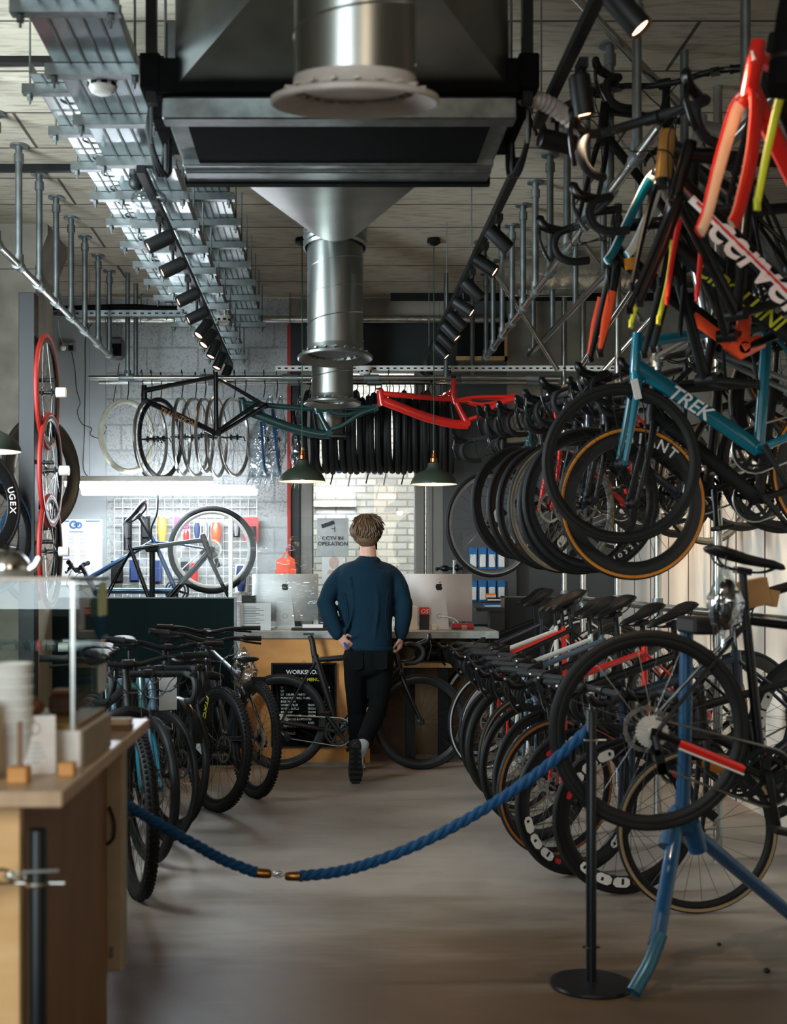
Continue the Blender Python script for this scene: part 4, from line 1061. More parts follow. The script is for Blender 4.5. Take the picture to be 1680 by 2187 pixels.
part(t, 'buckle', MB().bbox(.86, .90, 8.895, 8.91, .79, .82, .003), 'alloy')

# felt letter board
t = thing('letter_board', 'black felt letter board with workshop prices on the counter front', 'sign', (-.158, 8.79, .14))
part(t, 'board', MB().bbox(-.383, .068, 8.775, 8.798, .14, .732, .003), 'black_matte')
part(t, 'frame', MB().bx(-.39, .075, 8.768, 8.80, .132, .142).bx(-.39, .075, 8.768, 8.80, .729, .739).bx(-.392, -.381, 8.768, 8.80, .132, .739).bx(.066, .077, 8.768, 8.80, .132, .739), 'black')
part(t, 'hook', MB().torus(.008, .002, 14, 6, (-.158, 8.785, .747)), 'alloy')
B = lambda x, z: Matrix.Translation((x+.158, 8.773-8.79, z-.14))
part(t, 'lettering', text_mb('WORKSHOP', .042, .001, .012), 'line_white', world=False, M=B(-.165, .672))
part(t, 'lettering', text_mb('SERVICE   MENU', .034, .001, .012), 'decal_yellow', world=False, M=B(-.165, .618))
rows = [('L1','','50.00'), ('L2','','100.00'), ('L3   150.00 + PARTS','','75.00'), ('PUNCTURE INC. TUBE','ON','14.99'), ('BIKE WASH','','25.00'), ('WHEEL TRUE','FROM','20.00'), ('WHEEL BUILD','FROM','45.00'),
        ('BB SWAP','FROM','25.00'), ('GADGET SWAP','FROM','25.00'), ('DIAGNOSIS & UPDATES','',''), ('','AND',''), ('MINIMUM LABOUR','',''), ('','',''), ('BIKE BUILD','','HOURLY')]
for k, (a, b, c) in enumerate(rows):
    z = .562-.0255*k; q = MB()
    if a: q.ext(text_mb(a, .021, .001, .014, 'LEFT'), Matrix.Translation((-.165, 0, 0)))
    if b: q.ext(text_mb(b, .021, .001, .014, 'LEFT'), Matrix.Translation((.03, 0, 0)))
    if c: q.ext(text_mb(c, .021, .001, .014, 'RIGHT'), Matrix.Translation((.19, 0, 0)))
    if q.v: part(t, 'lettering', q, 'line_white', world=False, M=B(-.158, z))
# time trial bike leaning on the counter
bicycle('racing_bike', 'aero', 'matt black aero racing bike without saddle leaning along the service counter', at(599, 1541, 8.62), 0, 0, radians(-4), 'rear', frame='carbon', rim='carbon', rimd=.05, skip=('saddle',), ang=2.2)
b_ = bpy.data.objects['racing_bike']; g = geo('aero')
part(b_, 'seatpost', MB().sweep([g['st']-V((0,0,.06)), g['st']+V((-.03,0,.13)), g['st']+V((-.045,0,.17))], [(.022,.012), (.02,.011), (.018,.012)], 10, ref=(0,1,0)).box(g['st']+V((-.055,0,.182)), (.075,.03,.018)), 'carbon', world=False)

# ------------------------------------------------------------------ workshop behind the partition
def strip(x0, x1, y, z, lab):
    t = thing('strip_light', lab, 'strip light', ((x0+x1)/2, y, z))
    part(t, 'housing', MB().bbox(x0, x1, y-.035, y+.035, z+.012, z+.055, .004), 'white_plastic')
    part(t, 'diffuser', MB().bbox(x0+.01, x1-.01, y-.034, y+.034, z-.03, z+.012, .01), 'tube_glow')
    for x in (x0+.2, x1-.2): part(t, 'suspension_wire', MB().cyl((x, y, z+.05), (x, y, CEIL), .0015, seg=5), 'galv_dull')
strip(-2.04, -.874, 9.5, 2.085, 'left and higher fluorescent strip light over the workshop')
strip(-1.98, -.544, 9.85, 2.045, 'right and longer fluorescent strip light over the workshop')
t = thing('wall_chart', 'white printed chart with blue headings on the workshop wall', 'poster', (-2.125, 10.47, 1.3))
part(t, 'sheet', MB().bx(-2.33, -1.92, 10.466, 10.472, 1.28, 1.845), 'paper')
m = MB().bx(-2.31, -2.2, 10.463, 10.466, 1.825, 1.835).bx(-2.06, -1.94, 10.463, 10.466, 1.825, 1.835).bx(-2.2, -2.08, 10.463, 10.466, 1.735, 1.742).bx(-2.31, -2.2, 10.463, 10.466, 1.50, 1.507)
part(t, 'heading', m, 'poster_blue')
m = MB()
for c in range(4):
    for k in range(34):
        z = 1.72-.0125*k; x = -2.31+.098*c; m.bx(x, x+.03+.02*((k*3+c) % 3), 10.464, 10.466, z, z+.004)
part(t, 'print', m, mat('print_grey', (168,172,174), .8)); t.children[-1]['kind'] = 'stuff'
m = MB().torus(.028, .009, 20, 6, (-2.165, 10.464, 1.80), ry=.003).torus(.022, .008, 20, 6, (-2.12, 10.464, 1.795), ry=.003).box((-2.14, 10.463, 1.80), (.05, .003, .02))
part(t, 'emblem', m, 'poster_blue')
t = thing('grid_panel', 'white wire grid panel on the workshop wall full of packs', 'rack', (-1.2, 10.44, 1.15)); m = MB()
for k in range(18): x = -1.81+.0718*k; m.cyl((x, 10.44, 1.12), (x, 10.44, 2.02), .003, seg=5)
for k in range(13): z = 1.14+.0733*k; m.cyl((-1.81, 10.436, z), (-.59, 10.436, z), .003, seg=5)
for x in (-1.7, -.7):
    for z in (1.2, 1.95): m.cyl((x, 10.436, z), (x, 10.499, z), .006, seg=6)
part(t, 'mesh', m, 'white_plastic'); t.children[-1]['kind'] = 'stuff'
mat('pack_orange', (232,150,60), .5); mat('pack_pink', (226,70,130), .5); mat('pack_navy', (30,50,92), .6); mat('pack_grey', (120,124,126), .6)
def pack(px, py, w_, h, card, body, lab, shape='box', Y=10.40):
    c = at(px, py, Y); W = w_*Y/F; H = h*Y/F
    t = thing('hanging_pack', lab, 'packet', c-V((0,0,H/2)))
    part(t, 'card', MB().bbox(c.x-W/2, c.x+W/2, Y-.002, Y+.002, c.z-H/2, c.z+H/2, .001), card)
    m = MB()
    if shape == 'box': m.bbox(c.x-W*.38, c.x+W*.38, Y-.03, Y-.002, c.z-H*.42, c.z+H*.18, .006)
    elif shape == 'tube': m.sweep([(c.x, Y-.02, c.z+H*.45), (c.x, Y-.02, c.z+H*.2), (c.x, Y-.02, c.z-H*.1), (c.x, Y-.02, c.z-H*.45)], [W*.3, W*.42, W*.42, W*.25], 12)
    elif shape == 'grips':
        for s_ in (-1, 1): m.sweep([(c.x+s_*W*.18, Y-.02, c.z+H*.12), (c.x+s_*W*.18, Y-.02, c.z-H*.38)], W*.14, 12)
    elif shape == 'lock':
        m.bbox(c.x-W*.4, c.x+W*.4, Y-.04, Y-.002, c.z-H*.15, c.z+H*.45, .008); m.bbox(c.x-W*.3, c.x+W*.3, Y-.035, Y-.002, c.z-H*.5, c.z-H*.17, .005)
    part(t, 'contents', m, body)
    part(t, 'hook', MB().cyl((c.x, Y+.035, c.z+H*.47), (c.x, Y-.045, c.z+H*.47), .003, seg=6), 'alloy')
pack(273, 1140, 18, 70, 'black', 'black', 'long black folding lock, left of the two on the grid panel', 'lock')
pack(311, 1138, 20, 72, 'black', 'black', 'long black folding lock just behind the blue saddle', 'lock')
pack(347, 1130, 24, 58, 'acrylic', 'pack_orange', 'orange pump set hanging on the grid panel', 'tube')
pack(387, 1118, 30, 26, 'pack_pink', 'pack_pink', 'pink pack at the top of the grid panel')
pack(398, 1150, 16, 40, 'paper', 'paint_red', 'white and red pack below the pink one', 'tube')
pack(421, 1134, 16, 38, 'paper', 'pack_navy', 'white and navy pack inside the raised wheel', 'tube')
pack(440, 1134, 12, 40, 'paper', 'pack_grey', 'slim white and grey pack left of the orange handled tool', 'tube')
pack(462, 1140, 26, 52, 'pack_grey', 'paint_orange', 'grey card with orange handled tool inside the raised wheel', 'tube')
pack(505, 1125, 14, 44, 'black', 'pack_grey', 'narrow black pack left of the red carton', 'tube')
pack(536, 1130, 32, 50, 'box_red', 'black', 'red pack of black grips at the right of the grid panel', 'grips', 10.40)
pack(250, 1222, 26, 48, 'black', 'black', 'square black pouch low on the grid panel, far left')
pack(287, 1220, 22, 48, 'pack_navy', 'pack_navy', 'navy blue pouch low on the grid panel')
pack(337, 1222, 20, 50, 'pack_navy', 'pack_navy', 'second navy pouch behind the bike stand post')
pack(415, 1222, 16, 40, 'paint_red', 'paint_red', 'bright red pack seen low between wheel and frame', 'tube')
pack(395, 1205, 22, 30, 'pack_grey', 'black', 'grey and black pack behind the chainstay', 'box')
pack(515, 1235, 26, 60, 'paper', 'pack_navy', 'white and navy pack near the screen upright', 'tube')
t = thing('display_board', 'dark display board holding the blue and white packets', 'board', (1.35, 10.4, .95))
part(t, 'board', MB().bx(1.16, 1.62, 10.33, 10.46, .95, 1.72), 'dark_grey_paint')
# blue headed packs right of the computer
for i in range(8):
    r_, c_ = divmod(i, 4)
    pack(1010+20*c_, 1258-70*r_+4, 17, 46, 'box_blue', 'paper', '%s blue and white packet from the left, %s row right of the computer' % (ORD[c_], ['lower', 'upper'][r_]), 'box', 10.3)
for i, (px, py, w_, m1) in enumerate([(1050, 1292, 34, 'box_blue'), (1053, 1279, 28, 'box_black'), (1047, 1271, 20, 'pack_orange')]):
    c = at(px, py+6, 9.45)
    carton((c.x, 9.45, c.z), (w_*.0036, .09, .034), m1, ['blue carton at the bottom of the stack right of the computer', 'dark carton in the middle of the stack right of the computer', 'small orange carton on top of the stack right of the computer'][i], ('paper', .3, .6))
t = thing('rear_shelf', 'low shelf unit carrying the small cartons right of the computer', 'shelf', (1.28, 9.5, 0))
part(t, 'unit', MB().bx(1.27, 1.38, 9.4, 9.55, 0, 1.115).bx(1.16, 1.38, 9.38, 9.56, 1.09, at(1050, 1298, 9.45).z), 'box_black')
t = thing('truing_stand', 'black and silver wheel clamp standing above the right computer', 'tool', at(962, 1226, 10.2))
c = at(962, 1214, 10.2); m = MB().cyl(c+V((-.1,0,0)), c+V((.1,0,0)), .012).ball(c+V((-.05,0,.0)), .034, sc=(1.2,1,.8)).ball(c+V((.05,0,.005)), .03).ball(c+V((-.115,0,-.005)), .016)
part(t, 'clamp', m, 'dark_alloy'); part(t, 'post', MB().cyl((c.x+.03, 10.2, 0), (c.x+.03, 10.2, c.z+.07), .018), 'alloy')
t = thing('carrier_bag', 'orange red carrier bag hanging behind the rippled film screen', 'bag', at(610, 1225, 10.3))
c = at(610, 1212, 10.3); part(t, 'bag', MB().prism([(-.09,-.08), (.09,-.07), (.075,.07), (.03,.10), (.0,.07), (-.03,.09), (-.075,.06)], .06, 'Y', c), mat('bag_orange', (232,84,50), .6)); part(t, 'strap', MB().sweep(smooth_path([c+V((-.03,0,.08)), c+V((0,.02,.13)), c+V((.03,0,.09))]), .006, 6), 'bag_orange')
part(t, 'hook', MB().cyl(c+V((0,.02,.128)), (c.x, 10.52, c.z+.17), .004, seg=6), 'alloy')
# sockets, speaker and cables
def socket(c, lab):
    t = thing('wall_socket', lab, 'socket', c); x, y, z = c
    part(t, 'plate', MB().bbox(x-.073, x+.073, y-.012, y, z-.043, z+.043, .004), 'pack_grey')
    for s_ in (-1, 1): part(t, 'switch', MB().bx(x+s_*.03-.012, x+s_*.03+.012, y-.017, y-.012, z+.01, z+.03), 'white_plastic')
    return t
c = at(144, 741, 10.47); socket((c.x, 10.475, c.z), 'double wall socket with two plugs high on the left rear wall')
m = MB().ball((c.x-.03, 10.44, c.z-.012), .026, 14, 8)
solo('power_plug', m, 'white_plastic', 'round white plug in the left rear wall socket', 'plug')
t = thing('power_plug', 'black plug with long lead trailing down the left rear wall', 'plug', (c.x+.035, 10.45, c.z-.015))
part(t, 'body', MB().bbox(c.x+.015, c.x+.055, 10.43, 10.462, c.z-.035, c.z+.01, .006), 'black')
W = lambda pts, Y=10.44: [at(px, py, Y) for px, py in pts]
part(t, 'lead', MB().sweep(smooth_path(W([(153,752),(160,790),(163,830),(171,860),(165,880),(175,905),(196,915),(192,928),(213,936),(226,920)])), .0035, 6), 'black')
c = at(1138, 752, 10.44); socket((c.x, 10.455, c.z), 'white wall socket on the rear pier behind the right rails')
solo('power_lead', MB().sweep(smooth_path(W([(200,685),(183,720),(182,800),(180,930),(178,1000),(193,1022)])), .004, 6), 'black', 'straight black cable hanging down the left rear wall', 'cable')
c = at(251, 745, 10.38)
t = thing('wall_speaker', 'dark rounded loudspeaker box high on the left rear wall', 'speaker', c-V((0,0,.09)))
part(t, 'body', MB().bbox(c.x-.055, c.x+.055, 10.3, 10.44, c.z-.09, c.z+.09, .02), 'dark_grey_paint'); part(t, 'grille', MB().bbox(c.x-.045, c.x+.045, 10.296, 10.302, c.z-.075, c.z+.03, .003), 'black_matte')
part(t, 'bracket', MB().bx(c.x-.02, c.x+.02, 10.4, 10.5, c.z-.02, c.z+.02), 'black'); part(t, 'lead', MB().sweep(smooth_path(W([(255,775),(248,820),(238,870),(219,893),(228,915)], 10.42)), .0035, 6), 'black')
solo('pull_cord', MB().sweep(smooth_path(W([(113,680),(107,715),(103,770)], 10.3)), .002, 5).sweep(smooth_path(W([(123,680),(128,715),(135,735)], 10.44)), .002, 5), 'white_plastic', 'thin white cords hanging from the grey slotted channel', 'cord')

# ------------------------------------------------------------------ cross rail with everything hung on it
def cross_rail(y, z, x0, x1, posts, lab):
    t = thing('hanging_rail', lab, 'rail', (x0, y, z)); part(t, 'tube', MB().cyl((x0, y, z), (x1, y, z), .021, seg=14), 'tube_steel')
    m = MB()
    for k in range(6): x = x0+.3+k*(x1-x0-.5)/5; part(t, 'sleeve', MB().cyl((x-.06, y, z), (x+.06, y, z), .028, seg=12), 'galv_dull')
    for x in posts: part(t, 'post', MB().cyl((x, y, z), (x, y, CEIL), .019, seg=12).cyl((x, y, z), (x, y, z+.06), .027, seg=12), 'galv_dull')
cross_rail(9.6, 2.925, -1.87, 1.85, [-1.56, .95], 'front galvanised tube running across above the hanging frames')
cross_rail(9.95, 2.945, -1.85, 1.9, [-1.55, 1.2], 'rear galvanised tube running across behind the hanging frames')
def s_hook(x, y, z, h, lab, grp='wire hooks on the cross rails'):
    pts = [(0,-.035,.0), (0,-.03,.02), (0,0,.032), (0,.03,.015), (.0,.026,-.02), (.01,.0,-h*.5), (.005,-.024,-h+.015), (0,-.01,-h-.012), (0,.02,-h), (0,.024,-h+.02)]
    return solo('wire_hook', MB().sweep([V(p)+V((x,y,z)) for p in smooth_path(pts, 4)], .004, 6), 'black', lab, 'hook', grp)
def hung_wheel(px, py, h, yaw, roll, lab, rim='alloy', tyre=None, Y=9.6, wrapped=False):
    c = at(px, py, Y); R = h*Y/F/2
    t = thing('wheel', lab, 'wheel', c, (0, roll, yaw), 'wheels hung at the left of the cross rail')
    r_ = part(t, 'rim', MB().lathe([(R,-.011), (R-.012,-.0125), (R-.022,-.008), (R-.022,.008), (R-.012,.0125), (R,.011), (R-.006,0)], 56, axis='Y', closed=True), rim, world=False)
    if tyre: part(t, 'tyre', MB().torus(R, .014, 56, 8), tyre, world=False)
    if not wrapped:
        part(t, 'spokes', m_spokes(R+.02, .0, .02, 28), 'spoke_steel', world=False)['kind'] = 'stuff'
        part(t, 'hub', m_hub(True), 'dark_alloy', world=False)
        part(t, 'quick_release', MB().sweep([(0,-.07,0), (0,-.08,0), (.02,-.085,-.03)], .005, 6).cyl((0,.06,0), (0,.09,0), .008), 'black', world=False)
    else:
        m = MB()
        for k in range(70):
            a = k*.0898*2.0; m.box(((R-.005)*cos(a), random.uniform(-.012,.012), (R-.005)*sin(a)), (.03,.03,.006), Matrix.Rotation(-a+random.uniform(-.5,.5), 3, 'Y'))
        part(t, 'wrapping', MB().sweep([((R-.002)*cos(k*pi/40), 0, (R-.002)*sin(k*pi/40)) for k in range(80)], [.020+.004*random.random() for _ in range(80)], 9, closed=True), 'wrap_film', world=False)
    s_hook(c.x, Y, 2.955 if Y < 9.8 else 2.97, (2.955-c.z-R), lab.replace('wheel', 'wire hook holding the wheel', 1) if False else 'black wire hook above the ' + lab)
mat('wrap_film', (206,206,188), .3, coat=.5, vary=.15, scale=9, bump=.6)
hung_wheel(272, 932, 150, radians(52), 0, 'wrapped cream wheel rim at the far left', 'white_plastic', None, 9.6, True)
hung_wheel(322, 938, 170, radians(74), radians(2), 'silver wheel just right of the wrapped rim', 'alloy')
hung_wheel(343, 937, 168, radians(66), radians(-1), 'black rimmed wheel second from left', 'black', 'rubber', 9.72)
hung_wheel(388, 933, 168, radians(84), radians(-11), 'silver wheel leaning left under the black frame', 'alloy')
hung_wheel(417, 934, 168, radians(76), radians(3), 'silver wheel below the black frame lettering', 'alloy', None, 9.7)
hung_wheel(437, 930, 160, radians(82), radians(-5), 'silver wheel left of the black frame seat tube', 'alloy', None, 9.55)
hung_wheel(462, 934, 172, radians(80), radians(4), 'silver wheel behind the black frame seat tube', 'alloy', None, 9.7)
hung_wheel(500, 934, 168, radians(72), radians(2), 'silver wheel under the black frame seat stays', 'alloy', None, 9.6)
# bagged wheels
def bag_mesh(w_, h, d, seed):
    r = random.Random(seed); N = [[r.uniform(.86, 1.12) for _ in range(22)] for _ in range(15)]
    def f(u, v):
        i = int(u*21.999) % 21; j = min(14, int(v*14)); k = N[j][i]; a = 2*pi*u; p = sin(pi*(.06+.90*v))**.6 if v < .85 else .55+.2*sin(a*3)
        q = .35+.65*min(1, v*2.2)
        return (w_/2*cos(a)*k*p*q, d/2*sin(a)*k*p*q, h/2-h*v-(.05*sin(5*a) if v > .9 else 0))
    m = MB().grid(f, 21, 14); m.sharp = 180; return m
for i, (px, w_, lab) in enumerate([(563, 62, 'left crumpled clear bag with a blue rimmed wheel inside'), (590, 46, 'right crumpled clear bag with a blue rimmed wheel inside'), (637, 34, 'clear bag of parts hanging behind the green frame')]):
    Y = 9.6+.05*i; c = at(px, 938, Y); s_ = Y/F
    t = thing('bagged_wheel', lab, 'bagged wheel', c, (0, radians([9, 6, 2][i]), 0), 'bagged wheels on the cross rail')
    part(t, 'bag', bag_mesh(w_*s_, 190*s_, .16, i+3), 'plastic_bag', world=False)
    part(t, 'rim', MB().torus(.28, .012, 48, 6, axis='X'), 'paint_blue' if i < 2 else 'black', world=False, M=Matrix.Rotation(radians(-12), 4, 'Y'))
    part(t, 'hub', m_hub(False), 'dark_alloy', world=False, M=Matrix.Rotation(pi/2, 4, 'Z'))
    s_hook(c.x, Y if i else 9.6, 2.955, 2.955-c.z-.34, 'black wire hook above the ' + lab)
# tyres
tm = {}
pos = [(-.135+.0485*k) for k in range(25)]
mat('sleeve_blue', (30,120,190), .4)
for k, x in enumerate(pos):
    R = .325-.012*((k*7) % 4); yaw = radians(90-[6, 3, 9, 4, 2, 7][k % 6]); Y = 9.95+.01*((k*5) % 3)
    if 8 <= k <= 9: yaw = radians(84)
    z = 2.945-.085-R-.02*((k*3) % 4)
    t = thing('tyre', '%s black tyre from the left hanging on the rear cross tube' % ORD[k], 'tyre', (x, Y, z), (0, radians(random.uniform(-2, 2)), yaw), 'black tyres on the rear cross tube')
    key = (R,)
    if key not in tm: tm[key] = MB().torus(R, .021, 56, 8, ry=.023).mesh('carcass')
    part(t, 'carcass', tm[key], 'rubber')
    if k in (5, 10, 11, 12, 15, 16):
        part(t, 'label_sleeve', MB().sweep([(R*cos(a), 0, R*sin(a)) for a in [-pi/2-.35+.1*q+.02*k for q in range(7)]], .0235, 8), 'sleeve_blue' if k % 2 else 'tag_card', world=False)
    if k % 3 == 1:
        part(t, 'loose_tie', MB().sweep([(0, 0, -R-.018), (.02, .01, -R-.06), (.0, .02, -R-.10-.02*(k % 2))], [(.001,.008)]*3, 4), 'tag_card' if k % 2 else 'black', world=False)
    s_hook(x, 9.95, 2.97, 2.97-z-R-.01, 'black wire hook above the %s tyre from the left' % ORD[k])
# frames hung on the front tube
bicycle('frameset', 'mtb', 'black hardtail frame with orange lettering hanging above the silver wheels', at(462, 926, 9.3), pi-.42, radians(21), 0, 'bb', frame='black_gloss', fork='black', cat='bicycle frame',
        skip=('fork', 'front_wheel', 'rear_wheel', 'bar', 'saddle', 'crank', 'chain', 'caliper'), letter=('TRANSITION', 'paint_copper', .058, .48))
def fs_frame(bbpx, D, paint, lab, yaw, letter, lcol):
    c = at(*bbpx, D); t = thing('frameset', lab, 'bicycle frame', c, (0, 0, pi+yaw)); m = MB(); Y = (0,1,0)
    m.sweep([(.668,0,.255), (.66,0,.24), (.648,0,.15), (.642,0,.135)], [(.026,.024), (.03,.026), (.034,.028), (.030,.028)], 14, ref=Y)
    m.sweep(smooth_path([(.64,0,.17), (.52,0,.125), (.30,0,.045), (.1,0,.0), (-.01,0,-.005)]), [(.036-.00*k, .026) for k in range(25)], 12, ref=Y)
    m.sweep(smooth_path([(.65,0,.225), (.45,0,.21), (.25,0,.195), (.14,0,.19), (.105,0,.20)]), [(.021,.02)]*25, 12, ref=Y)
    m.sweep([(.10,0,.345), (.102,0,.29), (.105,0,.21), (.085,0,.15)], [(.018,.018), (.02,.019), (.03,.024), (.026,.022)], 12, ref=Y)
    m.sweep([(.085,0,.17), (.05,0,.10), (-.005,0,0)], [(.026,.024), (.022,.022), (.03,.03)], 12, ref=Y); m.cyl((0,-.04,0), (0,.04,0), .026, seg=16)
    m.sweep([(.2,0,.185), (.13,0,.24)], .014, 8)
    f = part(t, 'front_triangle', m, paint, world=False)
    m = MB()
    for s_ in (-1, 1):
        m.sweep(smooth_path([(.10,s_*.03,.165), (.03,s_*.04,.185), (-.10,s_*.055,.20), (-.34,s_*.07,.20)]), .012, 8)
        m.sweep(smooth_path([(.0,s_*.03,.17), (-.12,s_*.055,.145), (-.34,s_*.07,.19)]), .010, 8)
        m.sweep(smooth_path([(-.01,s_*.04,.03), (-.1,s_*.05,.06), (-.22,s_*.062,.14), (-.35,s_*.07,.19)]), [(.014,.010)]*19, 8, ref=Y)
        m.box((-.35,s_*.07,.195), (.05,.01,.05))
    m.box((.03,0,.175), (.12,.07,.03)); part(t, 'rear_triangle', m, paint, world=False)
    part(t, 'rear_shock', MB().cyl((.12,0,.155), (.10,0,.03), .017, seg=12).cyl((.09,0,.03), (.06,0,.02), .011), 'black', world=False)
    part(t, 'headset', MB().cyl((.67,0,.258), (.671,0,.268), .024, seg=14), 'black', world=False); part(t, 'seat_clamp', MB().cyl((.10,0,.345), (.10,0,.365), .02, seg=14), 'black', world=False)
    if letter:
        X = V((-.94,0,-.27)).normalized()*-1; M = Matrix.Identity(4); X = V((-.93,0,-.30)).normalized(); yd = V((0,1,0)); M.col[0][:3] = X; M.col[1][:3] = -yd; M.col[2][:3] = X.cross(-yd); M.translation = V((.33,.029,.055))
        part(f, 'lettering', text_mb(letter, .05, .001, .012), lcol, world=False, M=M)
    return t
fs_frame((702, 926), 9.35, 'paint_green', 'dark green full suspension frame hanging behind the middle ducts', .08, None, 'black')
fs_frame((996, 905), 9.3, 'paint_red', 'bright red full suspension frame hanging above the right pendant lamp', .05, None, 'black')
for i, (px, Y) in enumerate([(296, 9.45), (454, 9.5), (520, 9.45), (696, 9.5), (832, 9.45), (964, 9.5)]):
    x = at(px, 830, Y).x
    s_hook(x, 9.6, 2.955, .11 if i % 2 else .16, '%s black wire hook from the left holding a bicycle frame' % ORD[i])
# workshop bikes
bicycle('mountain_bike', 'hybrid', 'blue bike tipped nose down in the workshop stand with raised rear wheel', at(376, 1262, 9.62), pi, radians(44), 0, 'bb', frame='paint_blue', fork='paint_blue', rim='paint_white', saddle='paint_navy', skip=('front_wheel',), tr=.025, ang=2.6)
b_ = bpy.data.objects['mountain_bike']
part(b_, 'mudguard', MB().sweep(smooth_path([(-.12,0,.70), (-.20,0,.80), (-.32,0,.86), (-.45,0,.98)]), [(.004,.006), (.004,.008)]+[(.006,.03)]*14+[(.004,.018)]*3, 8, ref=(0,1,0)), 'black_matte', world=False)
t = thing('repair_stand', 'grey metal workshop stand post clamping the blue bike', 'stand', (at(325, 1200, 9.5).x, 9.5, 0))
x = at(325, 1200, 9.5).x
part(t, 'post', MB().cyl((x, 9.5, .03), (x, 9.5, 1.55), .022, seg=14), 'dark_alloy'); part(t, 'clamp', MB().bbox(x-.05, x+.05, 9.46, 9.54, 1.55, 1.62, .008).cyl((x, 9.5, 1.58), (x+.12, 9.52, 1.6), .014), 'black'); part(t, 'base', MB().lathe([(0,0), (.25,0), (.25,.012), (.03,.03), (0,.03)], 28, (x, 9.5, 0)), 'dark_alloy')
bicycle('frameset', 'road', 'black road frame and fork clamped low in front of the workshop wheel', at(330, 1312, 9.3), 0, radians(-3), 0, 'bb', frame='black_gloss', cat='bicycle frame', skip=('front_wheel', 'rear_wheel', 'bar', 'saddle', 'crank', 'chain', 'caliper'))
# ------------------------------------------------------------------ left side: upright with wheels, bikes along the partition
t = thing('steel_upright', 'tall black steel upright by the concrete column carrying hung wheels', 'post', (-1.68, 6.9, 0))
part(t, 'post', MB().bbox(-1.727, -1.637, 6.85, 6.95, 0, 2.97, .003), 'black'); part(t, 'foot_plate', MB().bx(-1.78, -1.58, 6.8, 7.0, 0, .012), 'black')
for py in (812, 988, 1157):
    c = at(105, py, 6.93); part(t, 'axle_peg', MB().cyl((-1.637, 6.93, c.z), (c.x+.03, 6.93, c.z), .012), 'black')
mat('tyre_red', (134,24,18), .5)
def peg_wheel(px, py, R, yaw, roll, D, lab, tyre='rubber', rim='black', rd=.03, letters=None, tr=.014):
    c = at(px, py, D); t = thing('wheel', lab, 'wheel', c, (0, radians(roll), radians(yaw)), 'wheels hung on the left wall')
    r_ = part(t, 'rim', m_rim(R, tr, rd), rim, world=False)
    part(t, 'tyre', m_tyre(R, tr, False), tyre, world=False); part(t, 'spokes', m_spokes(R, tr, rd), 'spoke_steel', world=False)['kind'] = 'stuff'; part(t, 'hub', m_hub(False), 'dark_alloy', world=False)
    if letters: part(r_, 'rim_lettering', arc_text(letters, R-2*tr-rd*.5, .32, .13, .05, -.016), 'decal_white', world=False)
    return t
for i, (px, py) in enumerate([(101, 838), (108, 1005), (107, 1178)]):
    t = peg_wheel(px, py, .33, 92, [-6, -6, -5][i], 6.93, ['highest', 'middle', 'lowest'][i]+' red tyred wheel hung on the black upright', 'tyre_red')
    part(t, 'axle_cap', MB().cyl((0, -.05, 0), (0, -.105, 0), .028, seg=16), 'white_plastic', world=False)
peg_wheel(90, 1010, .36, 62, 4, 7.6, 'broad dark disc like wheel behind the middle red tyred wheel', 'rubber', 'dark_alloy', .1)
peg_wheel(62, 1175, .33, 70, 0, 7.5, 'blue rimmed wheel low behind the black upright', 'paint_blue', 'black')
peg_wheel(-78, 1078, .34, 43, 0, 6.5, 'black deep wheel with white letters cut by the left edge', 'rubber', 'carbon', .06, 'UGEX')
peg_wheel(-32, 1145, .33, 52, 0, 6.62, 'blue tyred wheel in front of the concrete column at left', 'paint_blue', 'black')
peg_wheel(-50, 1140, .33, 50, 0, 6.8, 'grey tyred wheel just behind the blue tyred one at left', 'pack_grey', 'black')
t = thing('wheel_rack', 'black wall rack bar holding wheels at the left edge', 'rack', (-2.0, 6.7, 1.55)); part(t, 'bar', MB().cyl((-2.2, 6.3, 1.55), (-2.0, 8.25, 1.55), .02), 'black')

# bikes parked along the left, handlebars over one another
yl = radians(-62)
t, g, Rm = bicycle('mountain_bike', 'mtb', 'black mountain bike with lilac fork legs and price tag, left row', at(465, 1220+1.4*2600/7.11, 7.11), yl, 0, radians(-3), 'fground', frame='black_gloss', group='bikes along the left', steer=radians(6))
part(t, 'lettering', text_mb('FTXC', .055, .001, .014), 'decal_yellow', world=False, M=Matrix.Translation(g['fa']+V((-.05,-.068,.24))) @ Matrix.Rotation(radians(107), 4, 'Y'))
part(t, 'price_tag', MB().box(g['fa']+V((-.05,-.09,.04)), (.10,.002,.13), Matrix.Rotation(.25, 3, 'Y')), 'tag_card', world=False)
t, g, Rm = bicycle('mountain_bike', 'mtb', 'mountain bike facing away with low saddle, nearest the counter, left row', at(545, 1220+1.4*2600/7.54, 7.54), radians(116), 0, radians(2), 'rground', frame='paint_navy', group='bikes along the left', over={'sad': (-.19, 0, .84)})
part(t, 'reflector_bracket', MB().box(g['ra']+V((-.02,0,.36)), (.03,.09,.05)).cyl(g['ra']+V((.05,0,.37)), g['ra']+V((-.02,0,.36)), .008), 'black', world=False)
part(t, 'saddle_cover', MB().ext(bag_mesh(.2, .30, .17, 21), Matrix.Translation(g['sad']+V((-.03,0,-.07))) @ Matrix.Rotation(.2, 4, 'Y')), 'plastic_bag', world=False)
t, g, Rm = bicycle('hybrid_bike', 'hybrid', 'dark hybrid bike with full mudguards and curved bars, left row', at(372, 1220+1.4*2600/6.62, 6.62), yl, 0, radians(-2), 'fground', frame='black', group='bikes along the left', steer=radians(8))
